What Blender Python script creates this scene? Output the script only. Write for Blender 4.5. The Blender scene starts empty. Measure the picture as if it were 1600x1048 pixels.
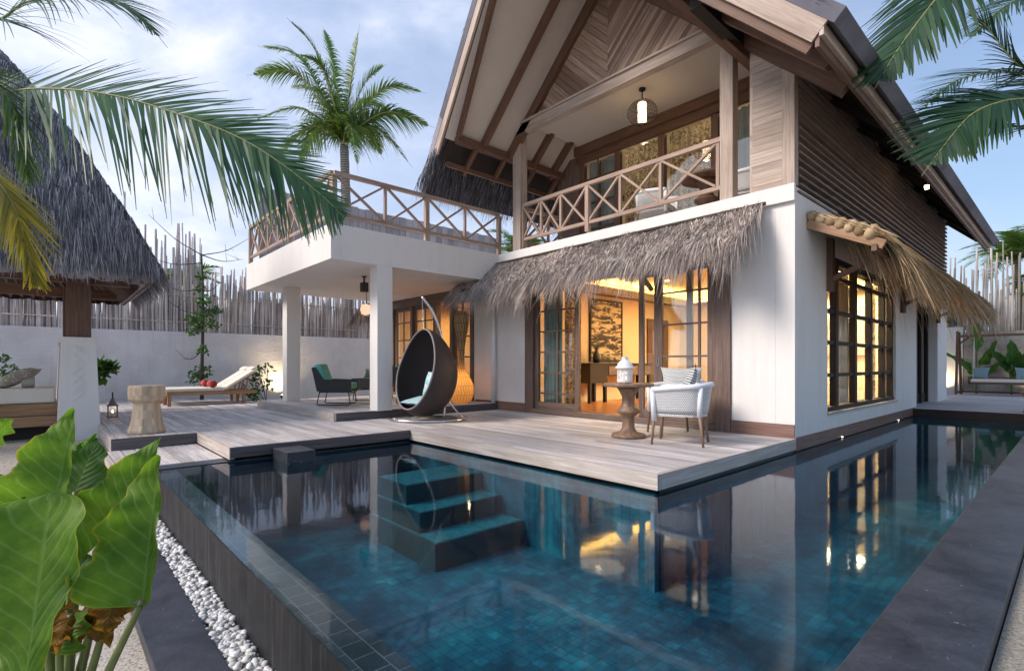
import bpy, math, random
from mathutils import Vector as V, Matrix
random.seed(7)
R=random.random
def U(a,b): return a+(b-a)*R()
sc=bpy.context.scene
COL=sc.collection
# ---------------------------------------------------------------- camera
F=802.; HZ=570.; CX=800.
YAW=math.atan((1688-800)/F)
fw=V((-math.sin(YAW),math.cos(YAW),0)); rt=V((math.cos(YAW),math.sin(YAW),0))
CAM=V((2.5994,-7.5267,1.0))
cd=bpy.data.cameras.new('camera'); co=bpy.data.objects.new('camera',cd); COL.objects.link(co)
co.location=CAM; co.rotation_euler=(math.pi/2,0,YAW)
cd.sensor_width=36; cd.lens=F/1600*36; cd.shift_y=46/1600; cd.clip_end=3000; cd.clip_start=.05
sc.camera=co
def D(u,v,d):                     # the point of the place that lies d metres ahead at a photo pixel
    return CAM+d*(fw+rt*((u-CX)/F)+V((0,0,(HZ-v)/F)))
# ---------------------------------------------------------------- helpers
ORG={}
class MB:
    def __init__(s): s.v=[];s.f=[];s.uv=[]
    def face(s,pts,uvs=None):
        n=len(s.v); s.v+=[tuple(p) for p in pts]; s.f.append(tuple(range(n,n+len(pts))))
        s.uv.append(uvs or [(0,0)]*len(pts))
    def mesh(s,vs,fs,uvf=None):
        n=len(s.v); s.v+=[tuple(p) for p in vs]
        for k,f in enumerate(fs):
            s.f.append(tuple(i+n for i in f)); s.uv.append(uvf[k] if uvf else [(0,0)]*len(f))
    def obb(s,c,ax,ay,az):         # centre and three half-axis vectors, ax the long one
        c=V(c);ax=V(ax);ay=V(ay);az=V(az)
        l,w,h=ax.length,ay.length,az.length
        P=lambda i,j,k:c+ax*i+ay*j+az*k
        n=len(s.v); o=(U(0,50),U(0,50))
        vs=[];lc=[]
        for i in(-1,1):
            for j in(-1,1):
                for k in(-1,1): vs.append(P(i,j,k)); lc.append((i*l,j*w,k*h))
        fs=[(0,1,3,2),(4,6,7,5),(0,4,5,1),(2,3,7,6),(0,2,6,4),(1,5,7,3)]
        for q,f in enumerate(fs):
            s.f.append(tuple(i+n for i in f))
            if q<2: s.uv.append([(lc[i][1]*.2+o[0],lc[i][2]+o[1]) for i in f])
            elif q<4: s.uv.append([(lc[i][0]+o[0],lc[i][2]+o[1]+.7) for i in f])
            else: s.uv.append([(lc[i][0]+o[0],lc[i][1]+o[1]) for i in f])
        s.v+=[tuple(p) for p in vs]
        if ax.cross(ay).dot(az)<0:
            for q in range(6):
                s.f[-1-q]=tuple(reversed(s.f[-1-q])); s.uv[-1-q]=list(reversed(s.uv[-1-q]))
        return s
    def box(s,x0,x1,y0,y1,z0,z1):
        c=((x0+x1)/2,(y0+y1)/2,(z0+z1)/2); a=[V((abs(x1-x0)/2,0,0)),V((0,abs(y1-y0)/2,0)),V((0,0,abs(z1-z0)/2))]
        a.sort(key=lambda q:-q.length)
        return s.obb(c,*a)
    def beam(s,p0,p1,w,h,up=(0,0,1)):   # bar from p0 to p1, w across, h along up
        p0=V(p0);p1=V(p1);d=p1-p0; L=d.length; d=d/L; up=V(up)
        sd=d.cross(up)
        if sd.length<1e-4: sd=d.cross(V((1,0,0)))
        sd.normalize(); u=sd.cross(d)
        return s.obb((p0+p1)/2,d*(L/2),sd*(w/2),u*(h/2))
    def tube(s,pts,r,n=8,cap=True):
        pts=[V(p) for p in pts]; m=len(pts); rs=r if isinstance(r,(list,tuple)) else [r]*m
        ref=None; rows=[]; L=0
        vs=[];us=[]
        for i,p in enumerate(pts):
            t=(pts[min(i+1,m-1)]-pts[max(i-1,0)]); t.normalize()
            if ref is None:
                ref=t.cross(V((0,0,1)))
                if ref.length<1e-3: ref=t.cross(V((1,0,0)))
            ref=ref-t*ref.dot(t); ref.normalize(); b=t.cross(ref)
            if i: L+=(p-pts[i-1]).length
            us.append(L)
            for k in range(n):
                a=2*math.pi*k/n; vs.append(p+(ref*math.cos(a)+b*math.sin(a))*rs[i])
        fs=[];uv=[];o=(U(0,50),U(0,50))
        for i in range(m-1):
            for k in range(n):
                k2=(k+1)%n
                fs.append((i*n+k,i*n+k2,(i+1)*n+k2,(i+1)*n+k)); q=6.28*rs[i]/n
                uv.append([(us[i]+o[0],k*q+o[1]),(us[i]+o[0],(k+1)*q+o[1]),(us[i+1]+o[0],(k+1)*q+o[1]),(us[i+1]+o[0],k*q+o[1])])
        if cap:
            fs.append(tuple(range(n-1,-1,-1))); uv.append([(0,0)]*n)
            fs.append(tuple(range((m-1)*n,m*n))); uv.append([(0,0)]*n)
        s.mesh(vs,fs,uv); return s
    def lathe(s,prof,c=(0,0,0),n=32,cap=True,sq=None):
        c=V(c); vs=[];fs=[];uv=[];m=len(prof);o=U(0,50)
        for (r,z) in prof:
            for k in range(n):
                a=2*math.pi*(k+.5)/n; vs.append(c+V((r*math.cos(a),r*math.sin(a),z)))
        for i in range(m-1):
            for k in range(n):
                k2=(k+1)%n; fs.append((i*n+k,i*n+k2,(i+1)*n+k2,(i+1)*n+k))
                r=max(prof[i][0],.02); z0,z1=prof[i][1]+o,prof[i+1][1]+o
                uv.append([(z0,k*6.28*r/n),(z0,(k+1)*6.28*r/n),(z1,(k+1)*6.28*r/n),(z1,k*6.28*r/n)])
        if cap:
            fs.append(tuple(range(n-1,-1,-1)));uv.append([(vs[i].x,vs[i].y) for i in range(n-1,-1,-1)])
            fs.append(tuple(range((m-1)*n,m*n)));uv.append([(vs[i].x,vs[i].y) for i in range((m-1)*n,m*n)])
        s.mesh(vs,fs,uv); return s
    def prism(s,poly,d):           # planar polygon (list of points) extruded by vector d
        poly=[V(p) for p in poly]; d=V(d); n=len(poly)
        e=(poly[1]-poly[0]).normalized(); nn=d.normalized(); q=nn.cross(e)
        o=(U(0,50),U(0,50))
        uvp=[((p-poly[0]).dot(e)+o[0],(p-poly[0]).dot(q)+o[1]) for p in poly]
        vs=poly+[p+d for p in poly]
        fs=[tuple(range(n-1,-1,-1)),tuple(range(n,2*n))]; uv=[list(reversed(uvp)),uvp]
        for i in range(n):
            j=(i+1)%n; fs.append((i,j,n+j,n+i)); L=(poly[j]-poly[i]).length;h=d.length
            uv.append([(o[0],o[1]),(o[0]+L,o[1]),(o[0]+L,o[1]+h),(o[0],o[1]+h)])
        s.mesh(vs,fs,uv); return s
    def ribbon(s,pts,side,w):      # thin blade along pts, tapering to its tip
        m=len(pts); vs=[];fs=[];uv=[]
        for i,p in enumerate(pts):
            t=i/(m-1); k=w*(1-.85*t**1.5)*.5
            sv=side if isinstance(side,V) else side[i]
            vs+= [p-sv*k,p+sv*k]
        for i in range(m-1):
            fs.append((2*i,2*i+1,2*i+3,2*i+2)); a,b=i/(m-1),(i+1)/(m-1); uv.append([(a,0),(a,1),(b,1),(b,0)])
        s.mesh(vs,fs,uv)
    def grid(s,fn,nu,nv,flip=False):
        vs=[fn(i/nu,j/nv) for j in range(nv+1) for i in range(nu+1)]
        fs=[];uv=[]
        for j in range(nv):
            for i in range(nu):
                a=j*(nu+1)+i; q=(a,a+1,a+nu+2,a+nu+1); w=[(i/nu,j/nv),((i+1)/nu,j/nv),((i+1)/nu,(j+1)/nv),(i/nu,(j+1)/nv)]
                fs.append(q[::-1] if flip else q); uv.append(w[::-1] if flip else w)
        s.mesh(vs,fs,uv); return s
    def build(s,name,mat,parent=None,smooth=False,bevel=0,local=False,solid=0,subsurf=0):
        org=V((0,0,0)) if (local or parent is None) else ORG.get(parent.name,V((0,0,0)))
        me=bpy.data.meshes.new(name)
        me.from_pydata([(x-org.x,y-org.y,z-org.z) for x,y,z in s.v],[],s.f)
        ul=me.uv_layers.new(name='UVMap')
        ul.data.foreach_set('uv',[c for f in s.uv for p in f for c in p])
        if smooth: me.polygons.foreach_set('use_smooth',[True]*len(me.polygons))
        for m in (mat if isinstance(mat,(list,tuple)) else [mat]): me.materials.append(m)
        o=bpy.data.objects.new(name,me); COL.objects.link(o)
        if parent is not None:
            o.parent=parent; ORG[o.name]=org if not local else V((0,0,0))
        if bevel:
            b=o.modifiers.new('bevel','BEVEL'); b.width=bevel; b.segments=2; b.limit_method='ANGLE'
        if solid:
            b=o.modifiers.new('solid','SOLIDIFY'); b.thickness=solid; b.offset=0
        if subsurf:
            b=o.modifiers.new('sub','SUBSURF'); b.levels=subsurf; b.render_levels=subsurf
        me.update(); return o
def tag(o,label=None,cat=None,group=None,kind=None):
    if label: o['label']=label
    if cat: o['category']=cat
    if group: o['group']=group
    if kind: o['kind']=kind
    return o
def thing(name,label,cat,loc=(0,0,0),rz=0,group=None):
    o=bpy.data.objects.new(name,None); COL.objects.link(o); o.location=loc; o.rotation_euler=(0,0,rz)
    o.empty_display_size=.1
    ORG[o.name]=V(loc); return tag(o,label,cat,group)
def copy_tree(o,loc,rz,label,group=None):
    def cp(x,par):
        c=x.copy(); COL.objects.link(c)
        if par is not None: c.parent=par
        for ch in list(x.children): cp(ch,c)
        return c
    r=cp(o,None); r.location=loc; r.rotation_euler=(0,0,rz); r['label']=label
    if group: r['group']=group
    return r
def struct(o): o['kind']='structure'; return o
def cr(pts,n=8):                   # Catmull-Rom through the points
    pts=[V(p) for p in pts]; P=[2*pts[0]-pts[1]]+pts+[2*pts[-1]-pts[-2]]; out=[]
    for i in range(1,len(P)-2):
        a,b,c,d=P[i-1:i+3]
        for k in range(n):
            t=k/n; out.append(.5*((2*b)+(c-a)*t+(2*a-5*b+4*c-d)*t*t+(3*b-a-3*c+d)*t**3))
    out.append(pts[-1]); return out
# ---------------------------------------------------------------- materials
def NT(name):
    m=bpy.data.materials.new(name); m.use_nodes=True; t=m.node_tree; t.nodes.clear()
    out=t.nodes.new('ShaderNodeOutputMaterial'); return m,t,out
def N(t,ty,**k):
    n=t.nodes.new(ty)
    for a,b in k.items():
        if a.startswith('i_'): n.inputs[a[2:].replace('_',' ')].default_value=b
        else: setattr(n,a,b)
    return n
def L(t,a,b): t.links.new(a,b)
def rgba(c): return (c[0],c[1],c[2],1)
def ramp(t,stops):
    r=t.nodes.new('ShaderNodeValToRGB'); e=r.color_ramp.elements
    while len(e)<len(stops): e.new(.5)
    for q,(p,c) in zip(e,stops): q.position=p; q.color=rgba(c)
    return r
def noise(t,co,scale,detail=4,rough=.6,dist=0):
    n=N(t,'ShaderNodeTexNoise'); n.inputs['Scale'].default_value=scale; n.inputs['Detail'].default_value=detail
    n.inputs['Roughness'].default_value=rough; n.inputs['Distortion'].default_value=dist
    if co is not None: L(t,co,n.inputs['Vector'])
    return n
def mapping(t,co,scale):
    m=N(t,'ShaderNodeMapping'); m.inputs['Scale'].default_value=scale; L(t,co,m.inputs['Vector']); return m.outputs[0]
def mixc(t,a,b,f,mode='MIX'):
    m=N(t,'ShaderNodeMix',data_type='RGBA',blend_type=mode)
    for i,x in ((6,a),(7,b),(0,f)):
        if hasattr(x,'is_linked') or hasattr(x,'links'): L(t,x,m.inputs[i])
        elif i==0: m.inputs[0].default_value=x
        else: m.inputs[i].default_value=rgba(x)
    return m.outputs[2]
def math_(t,op,a,b=None,c=None):
    m=N(t,'ShaderNodeMath',operation=op)
    for i,x in enumerate((a,b,c)):
        if x is None: continue
        if hasattr(x,'links'): L(t,x,m.inputs[i])
        else: m.inputs[i].default_value=x
    return m.outputs[0]
def island(t,amount):              # a value about 1 that differs from piece to piece
    g=N(t,'ShaderNodeNewGeometry'); return math_(t,'MULTIPLY_ADD',g.outputs['Random Per Island'],amount,1-amount/2)
def mulc(t,col,val):
    c=N(t,'ShaderNodeCombineColor'); 
    for i in range(3): L(t,val,c.inputs[i])
    return mixc(t,col,c.outputs[0],1.0,'MULTIPLY')
def principled(t,out,col,rough=.6,bump=None,bs=.3,bd=.01,spec=.5,metal=0):
    p=N(t,'ShaderNodeBsdfPrincipled')
    if hasattr(col,'links'): L(t,col,p.inputs['Base Color'])
    else: p.inputs['Base Color'].default_value=rgba(col)
    if hasattr(rough,'links'): L(t,rough,p.inputs['Roughness'])
    else: p.inputs['Roughness'].default_value=rough
    p.inputs['Specular IOR Level'].default_value=spec; p.inputs['Metallic'].default_value=metal
    if bump is not None:
        b=N(t,'ShaderNodeBump'); b.inputs['Strength'].default_value=bs; b.inputs['Distance'].default_value=bd
        L(t,bump,b.inputs['Height']); L(t,b.outputs[0],p.inputs['Normal'])
    L(t,p.outputs[0],out.inputs[0]); return p
def UVn(t): return N(t,'ShaderNodeTexCoord').outputs['UV']
def OBn(t): return N(t,'ShaderNodeNewGeometry').outputs['Position']
def wood(name,c1,c2,rough=.6,var=.35,grain=(1.6,28,1),bs=.25,stain=None,c3=None):
    m,t,o=NT(name); uv=UVn(t)
    n=noise(t,mapping(t,uv,grain),1.0,5,.65,.6)
    r=ramp(t,[(.3,c1),(.7,c2)]); L(t,n.outputs[0],r.inputs[0]); c=r.outputs[0]
    if stain:
        n2=noise(t,mapping(t,uv,(1.1,4,1)),1.0,4,.6); r2=ramp(t,[(.45,(0,0,0)),(.75,(1,1,1))]); L(t,n2.outputs[0],r2.inputs[0])
        c=mixc(t,c,stain,math_(t,'MULTIPLY',r2.outputs[0],.55))
    c=mulc(t,c,island(t,var))
    if c3:
        g=N(t,'ShaderNodeNewGeometry'); r3=ramp(t,[(.55,(0,0,0)),(.62,(1,1,1))]); L(t,g.outputs['Random Per Island'],r3.inputs[0])
        c=mixc(t,c,mulc(t,mixc(t,c3,c,.25),island(t,.3)),r3.outputs[0])
    principled(t,o,c,rough,n.outputs[0],bs,.004); return m
def plain(name,c,rough=.6,var=.12,scale=6,bs=.1,bd=.003,metal=0,spec=.5,isl=0):
    m,t,o=NT(name); n=noise(t,OBn(t),scale,4,.6)
    r=ramp(t,[(.3,tuple(x*(1-var) for x in c)),(.7,tuple(min(1,x*(1+var)) for x in c))]); L(t,n.outputs[0],r.inputs[0])
    col=r.outputs[0]
    if isl: col=mulc(t,col,island(t,isl))
    principled(t,o,col,rough,n.outputs[0],bs,bd,spec,metal); return m
def plaster(name,c,bs=.15,big=.06):
    m,t,o=NT(name); p=OBn(t)
    a=noise(t,p,.9,5,.6); b=noise(t,p,45,3,.6)
    r=ramp(t,[(.3,tuple(x*(1-big) for x in c)),(.7,c)]); L(t,a.outputs[0],r.inputs[0])
    ms=mapping(t,p,(5,5,.5)); s_=noise(t,ms,1,5,.75,.3); r2=ramp(t,[(.50,(1,1,1)),(.85,(.80,.775,.74))]); L(t,s_.outputs[0],r2.inputs[0])
    c2=mixc(t,r.outputs[0],r2.outputs[0],.55,'MULTIPLY')
    principled(t,o,c2,.85,b.outputs[0],bs,.003,.2); return m
def emis(name,c,s):
    m,t,o=NT(name); e=N(t,'ShaderNodeEmission'); e.inputs[0].default_value=rgba(c); e.inputs[1].default_value=s; L(t,e.outputs[0],o.inputs[0]); return m
def straw(name,c1,c2,rough=.8,c3=None):
    m,t,o=NT(name); g=N(t,'ShaderNodeNewGeometry')
    st=[(0,c1),(.8,c2)]+([(1,c3)] if c3 else [])
    r=ramp(t,st); L(t,g.outputs['Random Per Island'],r.inputs[0])
    n=noise(t,OBn(t),1.6,3,.6); r2=ramp(t,[(.3,(.65,.65,.65)),(.7,(1.1,1.1,1.1))]); L(t,n.outputs[0],r2.inputs[0])
    principled(t,o,mixc(t,r.outputs[0],r2.outputs[0],1.0,'MULTIPLY'),rough,spec=.25); return m
def leaf(name,c1,c2,trans=.35,rough=.45,tip=None):
    m,t,o=NT(name); g=N(t,'ShaderNodeNewGeometry')
    r=ramp(t,[(0,c1),(1,c2)]); L(t,g.outputs['Random Per Island'],r.inputs[0]); c=r.outputs[0]
    if tip:
        sx=N(t,'ShaderNodeSeparateXYZ'); L(t,UVn(t),sx.inputs[0]); q=ramp(t,[(.55,(0,0,0)),(1,(1,1,1))]); L(t,sx.outputs[0],q.inputs[0])
        c=mixc(t,c,tip,math_(t,'MULTIPLY',q.outputs[0],math_(t,'MULTIPLY',g.outputs['Random Per Island'],.8)))
    p=N(t,'ShaderNodeBsdfPrincipled'); L(t,c,p.inputs['Base Color']); p.inputs['Roughness'].default_value=rough; p.inputs['Specular IOR Level'].default_value=.35
    tr=N(t,'ShaderNodeBsdfTranslucent'); L(t,mixc(t,c,(1.3,1.4,.5),.5,'MULTIPLY'),tr.inputs[0])
    mx=N(t,'ShaderNodeMixShader'); mx.inputs[0].default_value=trans; L(t,p.outputs[0],mx.inputs[1]); L(t,tr.outputs[0],mx.inputs[2]); L(t,mx.outputs[0],o.inputs[0]); return m
def twosided(t,fr,ior):            # the same reflection from both sides of a thin sheet
    g=N(t,'ShaderNodeNewGeometry'); L(t,math_(t,'MULTIPLY_ADD',g.outputs['Backfacing'],1/ior-ior,ior),fr.inputs[0])
def glass(name,ior=1.5,tint=(.93,.96,.95),rough=0.0):
    m,t,o=NT(name); tr=N(t,'ShaderNodeBsdfTransparent'); tr.inputs[0].default_value=rgba(tint)
    gl=N(t,'ShaderNodeBsdfGlossy'); gl.inputs['Roughness'].default_value=rough; gl.inputs[0].default_value=(1,1,1,1)
    fr=N(t,'ShaderNodeFresnel'); twosided(t,fr,ior)
    mx=N(t,'ShaderNodeMixShader'); L(t,fr.outputs[0],mx.inputs[0]); L(t,tr.outputs[0],mx.inputs[1]); L(t,gl.outputs[0],mx.inputs[2]); L(t,mx.outputs[0],o.inputs[0]); return m
M={}
M['deck']=wood('deck_wood',(.36,.325,.31),(.72,.68,.67),.55,.48,(1.2,30,1),.5,stain=(.26,.20,.17))
M['deck_edge']=wood('deck_edge_wood',(.36,.31,.275),(.66,.60,.55),.6,.2,(1.2,26,1),.3,stain=(.30,.2,.14))
M['deck_dark']=wood('deck_fascia_wood',(.05,.045,.05),(.13,.115,.12),.6,.4,(1.2,26,1),.3)
M['brown']=wood('brown_timber',(.085,.042,.026),(.20,.105,.065),.55,.4)
M['pale']=wood('pale_weathered_timber',(.34,.26,.205),(.60,.49,.41),.65,.3,stain=(.24,.16,.12))
M['door']=wood('door_timber',(.085,.055,.044),(.22,.15,.12),.5,.3)
M['dark']=wood('dark_timber',(.012,.008,.006),(.028,.018,.013),.65,.4)
M['skirt']=wood('skirting_timber',(.14,.075,.055),(.27,.16,.125),.55,.25)
M['rail']=wood('railing_timber',(.27,.175,.125),(.50,.375,.30),.6,.3,stain=(.20,.11,.075))
M['clap']=wood('clapboard_timber',(.32,.25,.20),(.56,.465,.40),.65,.4,stain=(.30,.19,.14))
M['gable']=wood('gable_board_timber',(.30,.19,.13),(.60,.44,.33),.6,.6,c3=(.11,.055,.035))
M['louver']=wood('louvre_timber',(.13,.09,.07),(.28,.20,.16),.65,.5)
M['teak']=wood('teak',(.24,.12,.055),(.46,.27,.14),.45,.25)
M['stump']=wood('carved_pale_wood',(.36,.26,.17),(.62,.50,.37),.6,.15,(1.5,14,1))
M['turned']=wood('turned_table_wood',(.15,.085,.05),(.33,.205,.13),.5,.15,(1.5,18,1))
M['redfloor']=wood('red_floor_wood',(.30,.10,.035),(.48,.20,.08),.3,.3)
M['grey_board']=wood('grey_board',(.25,.23,.235),(.46,.42,.42),.75,.5)
M['soffit']=plain('soffit_panel',(.62,.55,.49),.8,.05,2)
M['plaster']=plaster('white_plaster',(.83,.80,.765))
M['ceil']=plaster('ceiling_paint',(.62,.55,.48),.05,.03)
M['orange']=plain('warm_wall_paint',(.74,.54,.32),.8,.06,1.5)
M['yellowwall']=plain('golden_wall_panel',(.62,.42,.18),.6,.12,3)
M['inwhite']=plain('interior_paint',(.72,.62,.46),.8,.04)
M['glass']=glass('window_glass',1.75)
M['black']=plain('black_metal',(.012,.012,.013),.4,.2)
M['steel']=plain('brushed_steel',(.62,.60,.58),.22,.05,20,.02,.001,1.0)
M['white']=plain('white_enamel',(.80,.80,.80),.5,.03)
M['cream']=plain('cream_canvas',(.78,.72,.62),.9,.06,30,.2,.002)
M['taupe']=plain('taupe_canvas',(.46,.41,.34),.9,.06,30,.2,.002)
M['thatch']=straw('grey_thatch',(.20,.16,.14),(.70,.60,.54),.85,(.86,.78,.72))
M['thatch_dark']=straw('slate_thatch',(.05,.052,.066),(.20,.20,.24),.8,(.38,.37,.42))
M['thatch_slate']=straw('slate_roof_thatch',(.13,.122,.135),(.42,.40,.43),.85,(.60,.57,.58))
M['thatch_gold']=straw('golden_thatch',(.24,.15,.075),(.58,.42,.25),.85,(.74,.58,.38))
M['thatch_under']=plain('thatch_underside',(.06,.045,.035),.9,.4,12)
M['bamboo']=straw('bamboo_cane',(.42,.36,.33),(.74,.67,.63),.7,(.82,.78,.75))
M['slate']=None
def slate(name,c1,c2,rough=.45,scale=2.2):
    m,t,o=NT(name); p=OBn(t); a=noise(t,p,scale,7,.65,.4); b=noise(t,p,scale*14,4,.7)
    r=ramp(t,[(.32,c1),(.52,tuple((x+y)*.5 for x,y in zip(c1,c2))),(.72,c2)]); L(t,a.outputs[0],r.inputs[0])
    r2=ramp(t,[(.3,(.7,.7,.7)),(.62,(1.05,1.05,1.05)),(.8,(1.7,1.7,1.7))]); L(t,b.outputs[0],r2.inputs[0])
    x=mixc(t,r.outputs[0],r2.outputs[0],1,'MULTIPLY'); sp_=noise(t,p,38,2,.5); r3=ramp(t,[(.735,(0,0,0)),(.76,(1,1,1))]); L(t,sp_.outputs[0],r3.inputs[0]); x=mixc(t,x,(.45,.45,.45),math_(t,'MULTIPLY',r3.outputs[0],.6))
    principled(t,o,x,rough,b.outputs[0],.25,.004); return m
M['slate']=slate('dark_slate',(.012,.014,.020),(.062,.067,.086),.45,3.0)
def tiles(name,c1,c2,grout,sx,sy,rough=.3,coord='pos',tx=.02,streak=False):
    m,t,o=NT(name); p=OBn(t) if coord=='pos' else UVn(t)
    b=N(t,'ShaderNodeTexBrick'); b.offset=.5; b.inputs['Scale'].default_value=1; b.inputs['Brick Width'].default_value=sx; b.inputs['Row Height'].default_value=sy
    b.inputs['Mortar Size'].default_value=tx*sy; b.inputs['Color1'].default_value=rgba(c1); b.inputs['Color2'].default_value=rgba(c2); b.inputs['Mortar'].default_value=rgba(grout); b.inputs['Bias'].default_value=-.2
    L(t,p,b.inputs[0]); n=noise(t,OBn(t),6,5,.7); r=ramp(t,[(.3,(.55,.55,.55)),(.7,(1.35,1.35,1.35))]); L(t,n.outputs[0],r.inputs[0])
    c=mixc(t,b.outputs[0],r.outputs[0],1,'MULTIPLY')
    if streak:
        s_=noise(t,mapping(t,OBn(t),(28,28,1.2)),1,3,.6); r2=ramp(t,[(.56,(0,0,0)),(.76,(1,1,1))]); L(t,s_.outputs[0],r2.inputs[0]); c=mixc(t,c,(.20,.19,.20),math_(t,'MULTIPLY',r2.outputs[0],.35))
    principled(t,o,c,rough,b.outputs['Fac'],.3,-.003); return m
M['rim']=tiles('black_rim_tile',(.012,.013,.022),(.035,.036,.05),(.13,.11,.10),.125,.105,.25,tx=.025)
M['outer']=tiles('black_wall_tile',(.006,.006,.007),(.018,.018,.02),(.008,.008,.009),.1,.2,.6,'uv',.03,True)
def mk_pool():
    m,t,o=NT('teal_pool_tile'); p=OBn(t); a=noise(t,p,1.3,6,.7,.5); b=noise(t,p,14,4,.7)
    r=ramp(t,[(.34,(.003,.028,.055)),(.5,(.006,.098,.155)),(.68,(.016,.20,.25))]); L(t,a.outputs[0],r.inputs[0])
    r2=ramp(t,[(.35,(.7,.7,.7)),(.6,(1,1,1)),(.75,(1.4,1.4,1.4))]); L(t,b.outputs[0],r2.inputs[0])
    c=mixc(t,r.outputs[0],r2.outputs[0],1,'MULTIPLY')
    br=N(t,'ShaderNodeTexBrick'); br.inputs['Scale'].default_value=1; br.inputs['Brick Width'].default_value=.1; br.inputs['Row Height'].default_value=.1; br.offset=0
    br.inputs['Mortar Size'].default_value=.003; br.inputs['Color1'].default_value=(1,1,1,1); br.inputs['Color2'].default_value=(.55,.6,.66,1); br.inputs['Mortar'].default_value=(.3,.32,.34,1); L(t,p,br.inputs[0])
    principled(t,o,mixc(t,c,br.outputs[0],1,'MULTIPLY'),.5); return m
M['pool']=mk_pool()
M['pool_dark']=plain('dark_pool_riser',(.010,.016,.020),.5,.3,5)
def mk_water():
    m,t,o=NT('pool_water'); p=OBn(t)
    n=noise(t,mapping(t,p,(2.2,2.2,1)),1,3,.55); b=N(t,'ShaderNodeBump'); b.inputs['Strength'].default_value=.035; b.inputs['Distance'].default_value=.05; L(t,n.outputs[0],b.inputs['Height'])
    tr=N(t,'ShaderNodeBsdfTransparent'); tr.inputs[0].default_value=(.72,.92,.95,1)
    gl=N(t,'ShaderNodeBsdfGlossy'); gl.inputs['Roughness'].default_value=.05; gl.inputs[0].default_value=(.86,.90,.97,1); L(t,b.outputs[0],gl.inputs['Normal'])
    fr=N(t,'ShaderNodeFresnel'); twosided(t,fr,1.24); L(t,b.outputs[0],fr.inputs['Normal'])
    mx=N(t,'ShaderNodeMixShader'); L(t,fr.outputs[0],mx.inputs[0]); L(t,tr.outputs[0],mx.inputs[1]); L(t,gl.outputs[0],mx.inputs[2]); L(t,mx.outputs[0],o.inputs[0]); return m
M['water']=mk_water()
def mk_sand():
    m,t,o=NT('sandy_ground'); p=OBn(t); a=noise(t,p,.7,5,.6); b=noise(t,p,60,4,.75); c=noise(t,p,9,5,.7)
    r=ramp(t,[(.3,(.46,.41,.35)),(.7,(.62,.57,.50))]); L(t,a.outputs[0],r.inputs[0])
    r2=ramp(t,[(.40,(.25,.23,.21)),(.5,(1,1,1)),(.8,(1.15,1.15,1.15))]); L(t,b.outputs[0],r2.inputs[0])
    x=mixc(t,r.outputs[0],r2.outputs[0],.75,'MULTIPLY'); r3=ramp(t,[(.60,(0,0,0)),(.68,(1,1,1))]); L(t,c.outputs[0],r3.inputs[0])
    x=mixc(t,x,(.06,.05,.045),math_(t,'MULTIPLY',r3.outputs[0],.55))
    principled(t,o,x,.9,b.outputs[0],.6,.01,.2); return m
M['sand']=mk_sand()
M['gravel']=plain('coral_gravel',(.30,.27,.22),.9,.5,70,.8,.015)
def mk_pebble():
    m,t,o=NT('white_pebble'); g=N(t,'ShaderNodeNewGeometry'); r=ramp(t,[(0,(.40,.39,.38)),(.5,(.66,.655,.64)),(.92,(.80,.80,.79)),(1,(.55,.50,.40))]); L(t,g.outputs['Random Per Island'],r.inputs[0])
    n=noise(t,OBn(t),60,3,.6); principled(t,o,r.outputs[0],.55,n.outputs[0],.1,.001); return m
M['pebble']=mk_pebble()
# ---------------------------------------------------------------- world, sun
w=bpy.data.worlds.new('World'); sc.world=w; w.use_nodes=True; t=w.node_tree; t.nodes.clear()
SUN_EL=math.radians(38); SUN_AZ=math.radians(203)     # azimuth measured from +Y clockwise
out=N(t,'ShaderNodeOutputWorld'); bg=N(t,'ShaderNodeBackground'); bg.inputs[1].default_value=.085
sky=N(t,'ShaderNodeTexSky',sky_type='NISHITA'); sky.sun_disc=False; sky.sun_elevation=SUN_EL; sky.sun_rotation=SUN_AZ; sky.dust_density=2.2; sky.air_density=1.3; sky.ozone_density=2.5
tc=N(t,'ShaderNodeTexCoord'); gen=tc.outputs['Generated']
mp=N(t,'ShaderNodeMapping'); mp.inputs['Scale'].default_value=(1,1,2.0); mp.inputs['Location'].default_value=(2.3,.4,.2); L(t,gen,mp.inputs[0])
n1=noise(t,mp.outputs[0],1.9,7,.55,.5); n2=noise(t,mp.outputs[0],6.5,6,.6,.4)
cl=math_(t,'MULTIPLY_ADD',n2.outputs[0],.22,math_(t,'MULTIPLY',n1.outputs[0],.7))
# more cloud towards the west (-X) and low down
sp=N(t,'ShaderNodeSeparateXYZ'); L(t,gen,sp.inputs[0])
bias=math_(t,'MULTIPLY_ADD',sp.outputs[0],-.17,math_(t,'MULTIPLY_ADD',sp.outputs[2],-.22,math_(t,'MULTIPLY_ADD',sp.outputs[1],-.10,.13)))
cl=math_(t,'ADD',cl,bias)
cr_=ramp(t,[(.38,(.28,.28,.28)),(.56,(.6,.6,.6)),(.74,(1,1,1))]); L(t,cl,cr_.inputs[0])
cc=ramp(t,[(.40,(3.9,4.8,6.8)),(.60,(4.9,5.5,7.1)),(.80,(8.2,8.0,8.6))]); L(t,cl,cc.inputs[0])
skyc=mixc(t,sky.outputs[0],(1.02,1.08,1.14),1.0,'MULTIPLY')
L(t,mixc(t,skyc,cc.outputs[0],cr_.outputs[0]),bg.inputs[0]); L(t,bg.outputs[0],out.inputs[0])
sl=bpy.data.lights.new('sun','SUN'); sl.energy=2.0; sl.angle=math.radians(20); sl.color=(1,.88,.79)
so=bpy.data.objects.new('sun',sl); COL.objects.link(so); so['kind']='structure'
sd=V((math.sin(SUN_AZ)*math.cos(SUN_EL),math.cos(SUN_AZ)*math.cos(SUN_EL),math.sin(SUN_EL)))
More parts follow.
